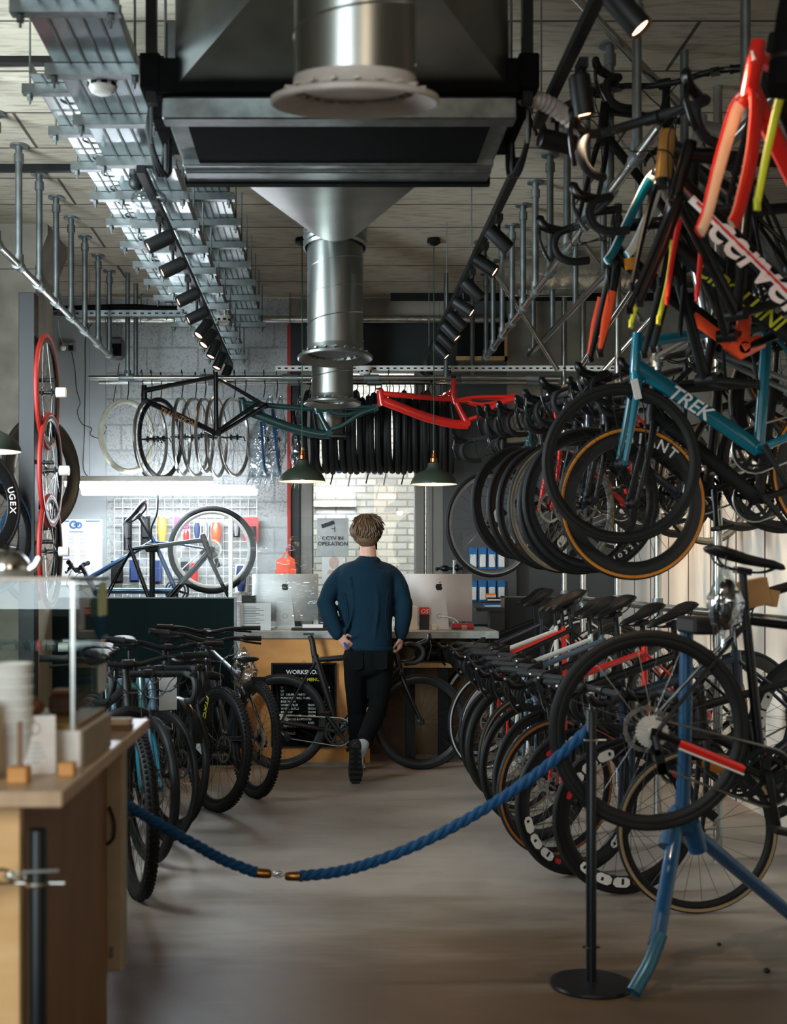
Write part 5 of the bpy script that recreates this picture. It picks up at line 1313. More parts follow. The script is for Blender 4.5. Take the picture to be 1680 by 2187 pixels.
part(t, 'mudguard', MB().sweep([g['fa']+V(((g['R']+.018)*cos(a), 0, (g['R']+.018)*sin(a))) for a in [radians(25+9*k) for k in range(18)]], [(.004,.026)]*18, 8, ref=(0,1,0)), 'black_gloss', world=False)
t, g, Rm = bicycle('road_bike', 'road', 'slate road bike with drop bars behind the counter corner, left row', at(352, 1220+1.4*2600/6.32, 6.32), radians(-58), 0, 0, 'fground', frame='paint_slate', group='bikes along the left', rimd=.03, steer=radians(4))
part(t, 'price_tag', MB().box(g['bar']+V((.03,.05,-.13)), (.004,.10,.17)), 'tag_card', world=False)
bicycle('mountain_bike', 'mtb', 'knobbly tyred bike nearest the camera on the left, mostly behind the counter', at(292, 1220+1.4*2600/5.22, 5.22), radians(-70), 0, 0, 'fground', frame='black', group='bikes along the left')
bicycle('gravel_bike', 'gravel', 'drop bar bike with thin tyre behind the counter end, left row', at(322, 1220+1.4*2600/5.85, 5.85), radians(-62), 0, radians(-2), 'fground', frame='paint_green', group='bikes along the left', fork='paint_teal')
# ------------------------------------------------------------------ scaffold rack on the right
t = thing('scaffold_rack', 'galvanised scaffold tube bike rack along the right', 'rack', (1.9, 7.5, 0))
RX = 1.90
for z in (1.195, 2.62): part(t, 'rail', MB().cyl((RX, 4.2, z), (RX, 9.75, z), .022, seg=14), 'tube_steel')
for y in (4.85, 5.9, 6.97, 7.92, 8.99, 9.7):
    part(t, 'post', MB().cyl((RX, y, .0), (RX, y, CEIL), .022, seg=14), 'tube_steel')
    for z in (1.195, 2.62): part(t, 'clamp', MB().cyl((RX, y, z-.05), (RX, y, z+.05), .031, seg=14).cyl((RX, y-.05, z), (RX, y+.05, z), .031, seg=14), 'galv_dull')
for a, b in [((1015, 515, 8.3), (1190, 790, 8.8)), ((1245, 520, 7.9), (1380, 700, 8.2)), ((1225, -10, 4.9), (1450, 225, 5.2)), ((1425, 640, 8.0), (1290, 790, 8.3)), ((1430, 500, 6.6), (1240, 780, 7.9))]:
    part(t, 'brace', MB().cyl(at(*a), at(*b), .018, seg=12), 'tube_steel')
t = thing('hanging_rail', 'second galvanised tube rail at the ceiling over the hanging frames', 'rail', (1.62, 3, 3.2))
part(t, 'tube', MB().cyl((1.62, 2.6, 3.12), (1.62, 9.7, 3.12), .021, seg=14), 'tube_steel')
for y in (3.9, 4.7, 5.5, 6.3, 7.1, 7.9, 8.7, 9.5): part(t, 'post', MB().cyl((1.62, y, 3.12), (1.62, y, CEIL), .019, seg=12), 'galv_dull')

# display bike in its blue stand
t = thing('display_stand', 'blue painted A frame stand holding the display bike', 'stand', (1.3, 4.4, 0))
mat('stand_blue', (0,60,94), .4, coat=.4, vary=.06); mat('stand_steel', (62,104,124), .35, .7)
nd = at(1456, 1755, 4.4)
part(t, 'column', MB().sweep([nd, at(1462, 1600, 4.4), at(1466, 1330, 4.4)], [.027,.024,.024], 14), 'stand_blue')
part(t, 'node', MB().bbox(nd.x-.05, nd.x+.05, nd.y-.03, nd.y+.03, nd.z-.05, nd.z+.06, .02).cyl(nd+V((-.03,0,0)), at(1425, 1810, 4.35), .034, seg=14).cyl(nd+V((.03,0,0)), at(1490, 1815, 4.43), .034, seg=14), 'stand_blue')
f1 = at(1352, 2137, 3.98); f1.z = .022; k1 = at(1378, 2075, 4.02)
part(t, 'leg', MB().sweep([nd+V((-.02,0,-.02)), at(1400, 2020, 4.08)], [.027,.027], 14), 'stand_blue')
part(t, 'leg_end', MB().sweep([at(1410, 1995, 4.09), at(1388, 2055, 4.05), k1, f1], [.0235,.0235,.0235,.0245], 16, cap=False).sweep([k1, f1+(k1-f1)*.02], [.018,.020], 16, cap=False), 'stand_steel')
f2 = V((1.86, 4.82, .025)); part(t, 'leg', MB().sweep([nd+V((.02,0,-.02)), nd.lerp(f2, .97), f2], [.027,.026,.026], 14), 'stand_blue')
part(t, 'clamp', MB().bbox(1.27, 1.36, 4.2, 4.42, 1.18, 1.24, .01), 'black')
m = MB()
for q in (.45, .55): p = nd.lerp(f2, q); m.ball(p+V((0,-.027,0)), .011, 10, 6, (1,.2,1))
part(t, 'sticker', m, 'decal_white')
D0 = 4.16
t, g, Rm = bicycle('racing_bike', 'road', 'black racing bike with red and white chainstay clamped in the blue stand', at(1386, 1560, D0), 0, radians(11), 0, 'rear', frame='black_gloss', rim='black', rimd=.03, tr=.016, R=.344, ang=-1.2, over={'sad': (-.20, 0, .985)})
part(t, 'chainstay_guard', MB().sweep([g['ra']+V((.09,-.064,-.018)), g['bb']+V((-.08,-.045,.012))], [(.013,.004)]*2, 8, ref=(0,1,0)), 'paint_red', world=False)
part(t, 'chainstay_stripe', MB().sweep([g['ra']+V((.09,-.066,-.036)), g['bb']+V((-.08,-.047,-.006))], [(.004,.004)]*2, 8, ref=(0,1,0)), 'paint_white', world=False)
bw = at(1548, 1285, 4.1)
t = thing('wrapped_accessory', 'clear bag with dark parts hanging under the display bike saddle', 'bag', bw)
part(t, 'bag', bag_mesh(.12, .24, .10, 5), 'plastic_bag', world=False); part(t, 'contents', MB().ball((0,0,-.03), .045, 14, 10, (.9,.7,1.5)).ball((.0,-.02,.03), .04, 12, 8, (.8,.5,1.2)), 'black_gloss', world=False)
part(t, 'tie', MB().cyl((0,0,.11), (.02,.03,.22), .003), 'black', world=False)
c = at(1600, 1268, 4.5); t = thing('cardboard_sleeve', 'brown cardboard sleeve with black grip behind the display saddle post', 'packaging', c)
part(t, 'sleeve', MB().box((0,0,0), (.13,.06,.10), Matrix.Rotation(-.2, 3, 'Y')).box((.05,0,-.01), (.1,.05,.06), Matrix.Rotation(.2, 3, 'Y')), mat('cardboard', (150,116,76), .8), world=False); part(t, 'grip', MB().cyl((.07,0,.005), (.17,.0,.035), .018), 'rubber', world=False)

# posts and rope
def stanchion(x, y, lab, top):
    t = thing('barrier_post', lab, 'barrier post', (x, y, 0))
    part(t, 'pole', MB().lathe([(0,.01), (.0175,.01), (.0175,top-.004), (.015,top), (0,top)], 20, (x,y,0)), mat('post_black', (26,30,32), .35, .5))
    part(t, 'base', MB().lathe([(0,0), (.138,0), (.140,.006), (.136,.013), (.05,.018), (0,.018)], 40, (x,y,0)), 'post_black')
    part(t, 'ring_pin', MB().cyl((x-.03,y,.13), (x+.03,y,.13), .004, seg=8).torus(.019, .003, 20, 6, (x,y,.13), 'Z'), 'dark_alloy')
    part(t, 'rope_eye', MB().torus(.02, .004, 20, 6, (x,y,top-.10), 'Z').cyl((x-.05,y,top-.1), (x+.05,y,top-.1), .004), 'chrome'); return t
rp = at(1262, 2105, 4.113)
stanchion(rp.x, 4.113, 'black barrier post on a round base at right holding the rope', .93)
stanchion(-.531, 2.245, 'black barrier post in front of the cafe counter at left', .925)
t = thing('post_chain', 'chrome chain links hooked on the left barrier post', 'chain', (-.58, 2.24, .82)); m = MB()
for k in range(7):
    c = V((-.565-.024*k, 2.22, .845-.004*k*k*.6)); m.ext(MB().torus(.013, .0035, 16, 6, axis='Y' if k % 2 else 'Z'), Matrix.Translation(c) @ Matrix.Rotation(.15*k, 4, 'Y') @ Matrix.Diagonal((1.4,1,1,1)))
m.cyl((-.555,2.225,.85), (-.49,2.235,.85), .004); part(t, 'links', m, 'chrome'); t.children[-1]['kind'] = 'stuff'
part(t, 'snap_hook', MB().sweep(smooth_path([(-.72,2.22,.79), (-.755,2.22,.76), (-.76,2.22,.73), (-.73,2.22,.74), (-.72,2.22,.78)]), .007, 8), 'chrome')
mat('rope_blue', (0,66,110), .75, vary=.2, scale=60)
def rope(t, pts, nm):
    P = smooth_path(pts, 14); m = MB(); N = len(P)
    for s_ in range(3):
        q = []
        for i, p in enumerate(P):
            a = P[max(0, i-1)]; b = P[min(N-1, i+1)]; T = (b-a).normalized(); u = V((0,1,0)); w_ = T.cross(u).normalized(); ph = i*.62+s_*2*pi/3
            q.append(p+(w_*cos(ph)+u*sin(ph))*.0095)
        m.sweep(q, .0105, 7)
    m.sharp = 90; part(t, nm, m, 'rope_blue')
DR = 4.12
t = thing('barrier_rope', 'blue twisted barrier rope sagging across the aisle with brass couplings', 'rope', at(600, 1872, DR))
R_ = [at(px, py, DR) for px, py in [(1262,1552), (1175,1630), (1090,1692), (1000,1748), (900,1800), (800,1840), (720,1862), (640,1871)]]
L_ = [at(px, py, DR) for px, py in [(548,1864), (480,1838), (420,1806), (350,1766), (300,1736), (255,1708), (205,1672)]]
rope(t, R_, 'right_rope'); rope(t, L_, 'left_rope')
a, b = at(640, 1871, DR), at(548, 1864, DR)
mat('brass', (150,104,56), .3, 1.)
for p, q in ((a, a+V((-.05,0,.0))), (b, b+V((.05,0,-.004)))): part(t, 'coupling', MB().sweep([p, p.lerp(q,.1), p.lerp(q,.8), q], [.016,.017,.016,.012], 14), 'brass')
m = MB()
for k in range(3): m.ext(MB().torus(.010, .003, 16, 6, axis='Y' if k % 2 else 'Z'), Matrix.Translation(a.lerp(b, .40+.10*k)) @ Matrix.Diagonal((1.5,1,1,1)))
part(t, 'link', m, 'chrome')

# hanging bikes and frames, top right
BIKE = ('front_wheel', 'rear_wheel', 'saddle', 'crank', 'chain', 'caliper', 'bar')
def no(*k): return tuple(x for x in BIKE if x not in k)
t, g, Rm = bicycle('bicycle', 'aero', 'teal blue road frame with white lettering and front wheel hanging at right', at(1327, 990, 5.1), pi+.05, radians(13), 0, 'front', frame='paint_teal', rim='black', rimd=.03, skip=('rear_wheel', 'saddle', 'bar', 'pedal'), letter=('TREK', 'decal_white', .085, .42), ang=1.25, crank='black')
part(t, 'sticker', MB().box(g['fa'].lerp(g['hb'], .78)+V((0,.052,0)), (.03,.003,.085)), 'decal_white', world=False)
t, g, Rm = bicycle('bicycle', 'aero', 'black and bright orange road frame with drop bars above the teal one', at(1582, 745, 4.75), pi+.12, radians(11), 0, 'bb', frame='black_gloss', fork='black_gloss', skip=no('bar'), band=(.62, .97, 'paint_orange'))
m = MB().sweep([g['bb']+V((.04,0,.04)), g['bb'], g['bb']+V((-.09,0,.012))], [(.042,.03), (.045,.04), (.026,.03)], 12, ref=(0,1,0)).sweep([g['bb'], g['bb'].lerp(g['st'], .3)], [(.034,.028), (.028,.02)], 12, ref=(0,1,0))
part(t, 'shell_paint', m, 'paint_orange', world=False)
for s_ in (-1, 1):
    a = g['hb'].lerp(g['fa'], .38)+V((0,s_*.058,0)); e = g['fa']+V((0,s_*.062,.02)); part(t, 'fork_stripe', MB().sweep([a, a.lerp(e,.5), e], [(.016,.004), (.018,.004), (.008,.004)], 8, ref=(0,1,0)), 'paint_orange', world=False)
part(t, 'head_badge', MB().box(g['hb'].lerp(g['bb'], .12)+V((0,.024,.01)), (.05,.004,.045)), 'line_orange', world=False)
bicycle('frameset', 'aero', 'black frame with yellow capital lettering on the down tube', at(1715, 738, 4.55), pi+.06, radians(10), 0, 'bb', frame='black', skip=no(), letter=('CIPOLLINI', 'decal_yellow', .085, .50), cat='bicycle frame')
t, g, Rm = bicycle('frameset', 'aero', 'black frame with large white lettering and red trim, far right', at(1745, 700, 3.85), pi+.05, radians(1), 0, 'bb', frame='black_gloss', skip=no(), letter=('cervélo', 'decal_white', .15, .60), cat='bicycle frame')
part(t, 'top_stripe', MB().sweep([g['hb'].lerp(g['bb'], k)+V((.03,.012,.035)) for k in (.15, .9)], [(.014,.012)]*2, 8, ref=(0,1,0)), 'decal_white', world=False)
part(t, 'trim', MB().sweep([g['hb'].lerp(g['bb'], k)+V((.015,.016,.020)) for k in (.15, .9)], [(.007,.010)]*2, 8, ref=(0,1,0)), 'decal_red', world=False)
def blades(t, g, m1, m2=None, w_=.017):
    """broad aero fork with coloured outer and inner faces"""
    Y = (0,1,0); cr = g['hb']; fa = g['fa']
    for s_ in (-1, 1):
        p = smooth_path([cr+V((.0,s_*.008,.0)), cr.lerp(fa,.1)+V((.0,s_*.034,.0)), cr.lerp(fa,.5)+V((-.01,s_*.052,0)), cr.lerp(fa,.9)+V((-.012,s_*.054,0)), fa+V((.004,s_*.054,-.012))], 5); n = len(p)
        part(t, 'fork_blade', MB().sweep(p, [(w_*(1.25-.45*i/n), .011-.003*i/n) for i in range(n)], 12, ref=Y), m1, world=False)
        if m2: part(t, 'fork_blade_inside', MB().sweep([q+V((0,-s_*.0065,0)) for q in p[4:]], [(w_*(1.15-.45*i/n), .006) for i in range(4, n)], 10, ref=Y), m2, world=False)
mat('paint_cream', (214,178,150), .4, coat=.4)
t, g, Rm = bicycle('frameset', 'aero', 'bright red road fork and head tube with cream inner blades', at(1530, 478, 3.2), pi+.62, radians(1), 0, 'front', frame='paint_red', skip=('fork',)+no(), cat='bicycle frame')
blades(t, g, 'paint_red', 'paint_cream', .022)
part(t, 'head_badge', MB().sweep([g['ht']+V((.024,.0,-.02)), g['ht']+V((.03,.01,-.045)), g['ht']+V((.034,-.008,-.06))], .006, 6), 'decal_white', world=False)
t, g, Rm = bicycle('frameset', 'road', 'white and teal fork hanging left of the red fork', at(1318, 545, 4.5), pi+.55, radians(-10), 0, 'front', frame='black', skip=('fork',)+no(), cat='bicycle frame')
blades(t, g, 'paint_white', 'paint_teal', .019)
t, g, Rm = bicycle('bicycle', 'road', 'gold headed bike with black drop bars near the top right', at(1378, 610, 3.95), pi+.75, radians(6), 0, 'front', frame='carbon', fork='carbon', skip=no('bar'))
part(t, 'head_tube_paint', MB().sweep([g['hb']-(g['ht']-g['hb'])*.1, g['hb'], g['ht'], g['ht']+(g['ht']-g['hb'])*.05], .027, 14), 'paint_gold', world=False)
for i, (px, py, D, yw, pt, fm, km, lab, bars) in enumerate([
    (1376, 690, 4.35, .9, -6, 'black', 'decal_yellow', 'black frame with yellow and red fork tips hanging below the white fork', 0),
    (1425, 715, 4.6, .8, 14, 'black_gloss', 'black', 'black frame whose thin dark fork hangs beside the yellow tipped one', 0),
    (1455, 640, 4.2, 1.0, 4, 'carbon', 'decal_red', 'carbon frame with a red fork tip between the dark forks', 0),
    (1250, 470, 5.3, .5, 8, 'black', 'black', 'black bike with drop bars reaching furthest left at the ceiling', 1),
    (1425, 520, 4.75, .4, 2, 'paint_silver', 'paint_silver', 'silver frame hanging behind the orange one', 0),
    (1660, 430, 3.0, .8, 4, 'black', 'decal_yellow', 'black frame with a yellow green fork edge at the far right', 0),
    (1590, 420, 3.6, .7, 2, 'black_gloss', 'black', 'gloss black frame just behind the red fork', 0)]):
    t, g, Rm = bicycle('frameset' if not bars else 'bicycle', 'road' if i != 4 else 'aero', lab, at(px, py, D), pi+yw, radians(pt), 0, 'front', frame=fm, fork=km, skip=no('bar') if bars else no(), cat='bicycle frame')
t, g, Rm = bicycle('bicycle', 'hybrid', 'flat bar bike frame hanging high near the right track light', at(1405, 345, 4.9), pi+1.15, 0, 0, 'front', frame='black', over={'fa': (.62,0,.60)}, skip=no('bar'))
t, g, Rm = bicycle('bicycle', 'road', 'silver framed bike with bare chainring behind the orange bottom bracket', at(1520, 752, 5.2), pi+.1, radians(-32), 0, 'bb', frame='paint_silver', skip=('front_wheel', 'rear_wheel', 'bar', 'saddle', 'chain', 'caliper', 'fork', 'pedal'), crank='chrome', ang=-1.3)
p0, p1 = at(1712, -40, 2.9), at(1674, 200, 2.9)
t = thing('padded_tube', 'thick black padded tube hanging in the top right corner', 'padding', p1)
part(t, 'foam', MB().sweep([p0, p0.lerp(p1,.3), p0.lerp(p1,.97), p1], [.044,.046,.045,.036], 16), 'black_matte'); part(t, 'strap', MB().sweep([p0.lerp(p1,.7), p0.lerp(p1,.74)], .048, 16), 'black')
part(t, 'hanger', MB().cyl(p0, (p0.x, p0.y, CEIL), .006), 'galv_dull')
# far right upper bikes behind the frames
bicycle('road_bike', 'aero', 'road bike with deep lettered rims at the far right behind the teal frame', at(1690, 860, 5.6), pi+.3, radians(6), 0, 'front', frame='black', rim='carbon', rimd=.06, decal=('CUMA', 'decal_white', .06, 2))
bicycle('road_bike', 'road', 'road bike with orange lined tyre high at the far right', at(1700, 770, 6.1), pi+.35, radians(6), 0, 'front', frame='carbon', rim='black', wall='line_orange')

# ------------------------------------------------------------------ cafe counter, front left
t = thing('cafe_counter', 'plywood cafe counter with oak top in the left foreground', 'counter', (-1.2, 2.8, 0))
part(t, 'worktop', MB().bbox(-1.9, -.478, 2.21, 3.31, .970, 1.0, .003), 'worktop_oak')
part(t, 'front_panel', MB().bx(-1.9, -.578, 2.30, 2.33, 0, .97), 'ply_light')
part(t, 'side_panel', MB().bx(-.61, -.578, 2.33, 3.22, 0, .97), 'ply_brown')
part(t, 'end_panel', MB().bbox(-.70, -.5375, 3.222, 3.30, .34, .97, .003), mat('panel_beige', (156,140,116), .6))
m = MB()
for z in (.385, .40): m.cyl((-.566, 3.222, z), (-.566, 3.214, z), .006, seg=10)
part(t, 'screw', m, 'alloy'); part(t, 'cable', MB().sweep(smooth_path([(-.57,3.21,.78), (-.555,3.2,.74), (-.557,3.2,.70), (-.575,3.21,.68)]), .004, 6), 'black')
part(t, 'floor_plinth', MB().bx(-1.85, -.62, 3.2, 3.25, 0, .34), 'black')
cx0, cx1, cy0, cy1, zb, zt = -1.25, -.498, 2.476, 2.81, 1.0, 1.386
t = thing('display_case', 'glass fronted pastry display case on the cafe counter', 'display case', (-.87, 2.64, 1.0))
clear_film('case_glass', (236,242,240), .018, .01)
part(t, 'base', MB().bbox(cx0, cx1, cy0, cy1, zb, zb+.075, .003), 'label_cream'); part(t, 'base_side', MB().bx(cx1, cx1+.003, cy0+.01, cy1, zb, zb+.07), 'panel_beige')
part(t, 'deck', MB().bx(cx0, cx1-.01, cy0+.02, cy1, zb+.075, zb+.085), 'ply_orange')
part(t, 'front_glass', MB().bx(cx0, cx1-.02, cy0+.01, cy0+.016, zb+.075, zt-.006), 'case_glass')
part(t, 'side_glass', MB().bx(cx1-.012, cx1-.006, cy0+.01, cy1, zb+.075, zt-.006), 'case_glass')
part(t, 'shelf', MB().bx(cx0, cx1-.02, cy0+.06, cy1, zb+.235, zb+.241), 'case_glass')
part(t, 'lid', MB().bbox(cx0, cx1-.02, cy0, cy1, zt-.006, zt+.002, .002), 'label_cream'); part(t, 'lid_end', MB().bbox(cx1-.02, cx1, cy0, cy1, zt-.006, zt+.002, .002), 'dark_alloy')
part(t, 'corner_trim', MB().bx(cx1-.022, cx1-.014, cy0+.008, cy0+.016, zb+.075, zt-.006), 'alloy')
for z0, z1, mm in ((1.30, 1.375, 'decal_yellow'), (1.13, 1.19, 'tag_card')): part(t, 'label', MB().bx(cx1-.005, cx1-.003, cy1-.11, cy1-.02, z0, z1), mm if mm != 'decal_yellow' else mat('note_green', (206,212,150), .7))
mat('pastry', (176,104,46), .6, scale=30, rgb2=(120,62,26), bump=.4); mat('pastry_dark', (70,36,22), .6, scale=30, rgb2=(110,60,34), bump=.4)
for k in range(9):
    x = -1.10+.066*k; y = 2.57+.05*(k % 3); t = thing('pastry', '%s %s from the left in the pastry case' % (ORD[k], 'golden bun' if k % 2 else 'dark brownie'), 'pastry', (x, y, 1.085), group='pastries in the case')
    if k % 2: part(t, 'bun', MB().ball((x, y, 1.108), .034, 14, 8, (1,1,.72)), 'pastry'); part(t, 'glaze', MB().ball((x, y, 1.119), .026, 12, 6, (1,1,.6)), 'pastry_dark')
    else: part(t, 'cake', MB().bbox(x-.03, x+.03, y-.03, y+.03, 1.085, 1.135, .01), 'pastry_dark'); part(t, 'topping', MB().bbox(x-.025, x+.025, y-.025, y+.025, 1.134, 1.142, .003), 'pastry')
c = at(25, 1445, 2.42); t = thing('paper_cup_stack', 'stack of white paper cups before the pastry case at left edge', 'cups', (c.x, 2.42, 1.0))
m = MB()
for k in range(7): m.lathe([(.034,1.0+.022*k), (.041,1.0+.022*k+.08), (.043,1.0+.022*k+.083), (.041,1.0+.022*k+.086)], 24, (c.x, 2.42, 0))
part(t, 'cups', m, 'white_plastic'); t.children[-1]['kind'] = 'stuff'
def card(c, w_, h, tilt, yaw, lab, y):
    t = thing('menu_card', lab, 'card', c); M3 = Matrix.Rotation(yaw, 3, 'Z') @ Matrix.Rotation(tilt, 3, 'X'); u = M3 @ V((0,0,h/2))
    part(t, 'card', MB().box(V(c)+u, (w_,.002,h), M3), 'label_cream')
    m = MB()
    for k in range(5): m.box(V(c)+M3 @ V((0,-.0016,h*(.2+.08*k))), (w_*(.3+.1*((k*3) % 4)),.0006,.003), M3)
    m.ext(MB().torus(.012, .0015, 20, 5, axis='Y'), Matrix.Translation(V(c)+M3 @ V((0,-.0016,h*.78))) @ M3.to_4x4()); part(t, 'print', m, 'print_grey'); t.children[-1]['kind'] = 'stuff'
card((-.575, 2.40, 1.0), .085, .115, radians(-14), .25, 'cream printed menu card leaning before the pastry case', 0)
card((-.635, 2.43, 1.0), .075, .11, radians(-12), -.1, 'second cream menu card just behind the first', 0)
t = thing('card_holder', 'upright brown stick in a wooden block on the counter front', 'card holder', (-.583, 2.31, 1.0)); part(t, 'block', MB().bbox(-.60, -.562, 2.29, 2.33, 1.0, 1.03, .003), 'ply_orange'); part(t, 'stick', MB().bx(-.584, -.576, 2.305, 2.315, 1.03, 1.115), 'ply_brown')
t = thing('wood_block', 'small orange wooden block beside the menu cards', 'block', (-.50, 2.38, 1.0)); part(t, 'block', MB().bbox(-.522, -.49, 2.37, 2.40, 1.0, 1.026, .003), 'ply_orange')
t = thing('grinder', 'tall amber tinted jar at the left edge of the counter', 'jar', (-.655, 2.33, 1.0)); part(t, 'body', MB().lathe([(0,0), (.03,0), (.03,.11), (.024,.12), (.024,.15), (0,.15)], 20, (-.655,2.33,1.0)), 'ply_orange')
t = thing('note_pads', 'two brown pads stacked at the far corner of the cafe counter', 'notepad', (-.525, 3.08, 1.0)); part(t, 'pad', MB().bbox(-.56, -.49, 3.05, 3.11, 1.0, 1.012, .002), mat('leather', (120,84,60), .6)); part(t, 'top_pad', MB().bbox(-.555, -.492, 3.05, 3.108, 1.0135, 1.028, .002), mat('pad_pale', (190,158,128), .6))
kc = at(14, 1202, 2.6); t = thing('kettle', 'chrome domed kettle standing on the pastry case at left', 'kettle', (kc.x, 2.6, 1.388))
part(t, 'body', MB().lathe([(0,0), (.045,0), (.05,.015), (.046,.035), (.03,.052), (.012,.058), (0,.058)], 28, (kc.x, 2.6, 1.388)), 'chrome'); part(t, 'knob', MB().ball((kc.x, 2.6, 1.452), .009), 'black')
part(t, 'spout', MB().sweep(smooth_path([(kc.x+.04,2.6,1.40), (kc.x+.06,2.6,1.412), (kc.x+.07,2.6,1.43)]), .009, 10), 'chrome')
# bits on the floor
for i, (px, py) in enumerate([(1637, 2078), (1535, 2022)]):
    D = 1.4*F/(py-VY); c = at(px, py, D); solo('debris', MB().ball((c.x, c.y, .009), .011-.003*i, 8, 6, (1.2,.9,.8)), 'black', ['larger', 'smaller'][i]+' dark crumb of debris on the floor at right', 'debris')
# ------------------------------------------------------------------ the walking person
PD = 8.3; SC = PD/F; PX = 783
def q(px, py, y=0.): return V(((px-PX)*SC*(1+y/PD), y, 1.4-(py-VY)*SC*(1+y/PD)))
PO = V(((PX-VX)*SC, PD, 0)); PM = Matrix.Translation(PO)
# q() is local to the figure's feet; x right, y ahead (away from the door), z up
t = thing('person', 'person walking away in a dark blue sweater and black trousers, hand at back pocket', 'person', PO)
mat('skin', (196,150,128), .5, vary=.05, scale=30); mat('sweater_blue', (10,36,50), .9, spec=.2, vary=.18, scale=160, bump=.12); mat('trouser_black', (13,15,15), .9, spec=.12, vary=.2, scale=120, bump=.1)
mat('hair_brown', (60,44,30), .5, scale=60, rgb2=(112,84,58), stretch=(4,4,.6), bump=.3); mat('sock_grey', (150,156,160), .9, vary=.1, scale=90); mat('sole', (34,34,34), .7); mat('shoe_black', (18,18,19), .6); mat('mask_black', (20,22,26), .8); mat('phone_blue', (20,60,130), .3)
def cap(m, pts, rr, seg=12, flat=None):
    """tapered limb with rounded ends"""
    P = smooth_path(pts, 5) if len(pts) > 2 else [V(p) for p in pts]
    R = []; n = len(P)
    for i in range(n):
        s_ = i/(n-1)*(len(rr)-1); k = min(int(s_), len(rr)-2); a, b = rr[k], rr[k+1]; f = s_-k
        R.append(tuple(a[j]*(1-f)+b[j]*f for j in (0,1)) if isinstance(a, tuple) else a*(1-f)+b*f)
    m.sweep(P, R, seg, ref=(1,0,0) if isinstance(R[0], tuple) else None)
    for p, r in ((P[0], R[0]), (P[-1], R[-1])):
        if isinstance(r, tuple): m.ball(p, 1, seg, 8, (r[1], r[0], min(r)*.8))
        else: m.ball(p, r, seg, 8)
HC = q(783, 1140, .035)
SL, SR = q(729, 1216, .03), q(837, 1216, .03); EL, ER = q(696, 1288, -.02), q(861, 1288, .01); WL, WR = q(719, 1357, -.115), q(857, 1358, .05)
HIPL, HIPR = q(762, 1400), q(812, 1400); KL, KR = q(764, 1520, .17), q(808, 1512, .07); AL, AR = q(765, 1612, .20), q(773, 1588, -.26)
body = MB()
body.ball(HC+V((0,-.008,.018)), .1, 20, 14, (.78,.96,1.05)); body.ball(HC+V((0,.045,-.05)), .068, 16, 12, (.85,.9,1.05))     # cranium, jaw
cap(body, [HC+V((0,-.015,-.05)), q(786, 1186, -.005), q(786, 1205, -.01)], [.056,.056,.066])
body.ball(HC+V((0,.103,-.012)), .016, 10, 8, (.8,1,1.5)); body.ball(HC+V((0,.095,-.058)), .02, 10, 8, (1.4,.6,.5)); body.ball(HC+V((0,.085,-.092)), .024, 10, 8)
for s_ in (-1, 1):
    body.ball(HC+V((s_*.080,.008,-.022)), .026, 12, 8, (.42,.7,1.15)); body.ball(HC+V((s_*.032,.085,.012)), .014, 8, 6)
torso = [q(784, 1212), q(781, 1260), q(782, 1320), q(786, 1395)]
cap(body, torso, [(.06,.10), (.085,.14), (.08,.135), (.09,.15)], 16)
def hand(m, w_, d, n, side, curl, spread=1., th=1):
    """wrist, finger direction, palm normal, thumb side"""
    d = V(d).normalized(); n = V(n); n = (n-d*n.dot(d)).normalized(); s_ = d.cross(n)*side
    for k in range(5): a = w_+d*(.016*k+.008); m.ball(a+s_*.0, .02, 10, 8, (1,1,1)); m.ball(a+s_*.016*min(1,k/2), .0165, 10, 8); m.ball(a-s_*.016*min(1,k/2), .0165, 10, 8)
    L = [.066, .075, .07, .055]
    for f in range(4):
        o = (1.5-f)*.0185*spread; p = w_+d*.078+s_*o; dd = d.copy(); pts = [p]; ax = s_
        for j, fr in enumerate((.45, .32, .23)):
            dd = (Quaternion(d.cross(n)*1.0, 0) @ dd); dd = (dd*cos(curl[j])+n*sin(curl[j])).normalized() if j == 0 else (dd*cos(curl[j])+(n-dd*n.dot(dd)).normalized()*sin(curl[j]) if (n-dd*n.dot(dd)).length > .05 else dd-d*sin(curl[j])).normalized()
            p = p+dd*L[f]*fr; pts.append(p)
        for a, b, r0, r1 in zip(pts, pts[1:], (.0092,.0086,.008), (.0086,.008,.0068)):
            m.sweep([a, b], [r0, r1], 8); m.ball(a, r0, 8, 6); m.ball(b, r1, 8, 6)
    a = w_+d*.02+s_*.022; b = a+(d*.6+s_*.75+n*.3).normalized()*.036; c = b+(d*.85+s_*.25+n*.4).normalized()*.032; e = c+(d*.9+n*.4).normalized()*.022
    for u, v_, r0, r1 in ((a,b,.0125,.0105), (b,c,.0105,.0095), (c,e,.0095,.0075)): m.sweep([u, v_], [r0, r1], 8); m.ball(u, r0, 8, 6); m.ball(v_, r1, 8, 6)
for S_, E, W_, sd in ((SL, EL, WL, -1), (SR, ER, WR, 1)):
    cap(body, [S_+V((-sd*.03,0,-.05)), S_.lerp(E,.5), E], [.036,.045,.040]); cap(body, [E, E.lerp(W_,.45), W_], [.042,.038,.027])
hand(body, WL+V((.006,.0,-.004)), (.62,.12,-.62), (.2,.9,-.1), 1, (.35,.5,.4))
hand(body, WR+V((-.002,0,-.006)), (-.12,.12,-.95), (-.75,.25,.05), -1, (.45,.75,.6))
for H_, K_, A_ in ((HIPL, KL, AL), (HIPR, KR, AR)):
    cap(body, [H_, H_.lerp(K_,.5), K_], [.078,.066,.05]); cap(body, [K_, K_.lerp(A_,.35)+V((0,-.015,0)), A_], [.05,.052,.034])
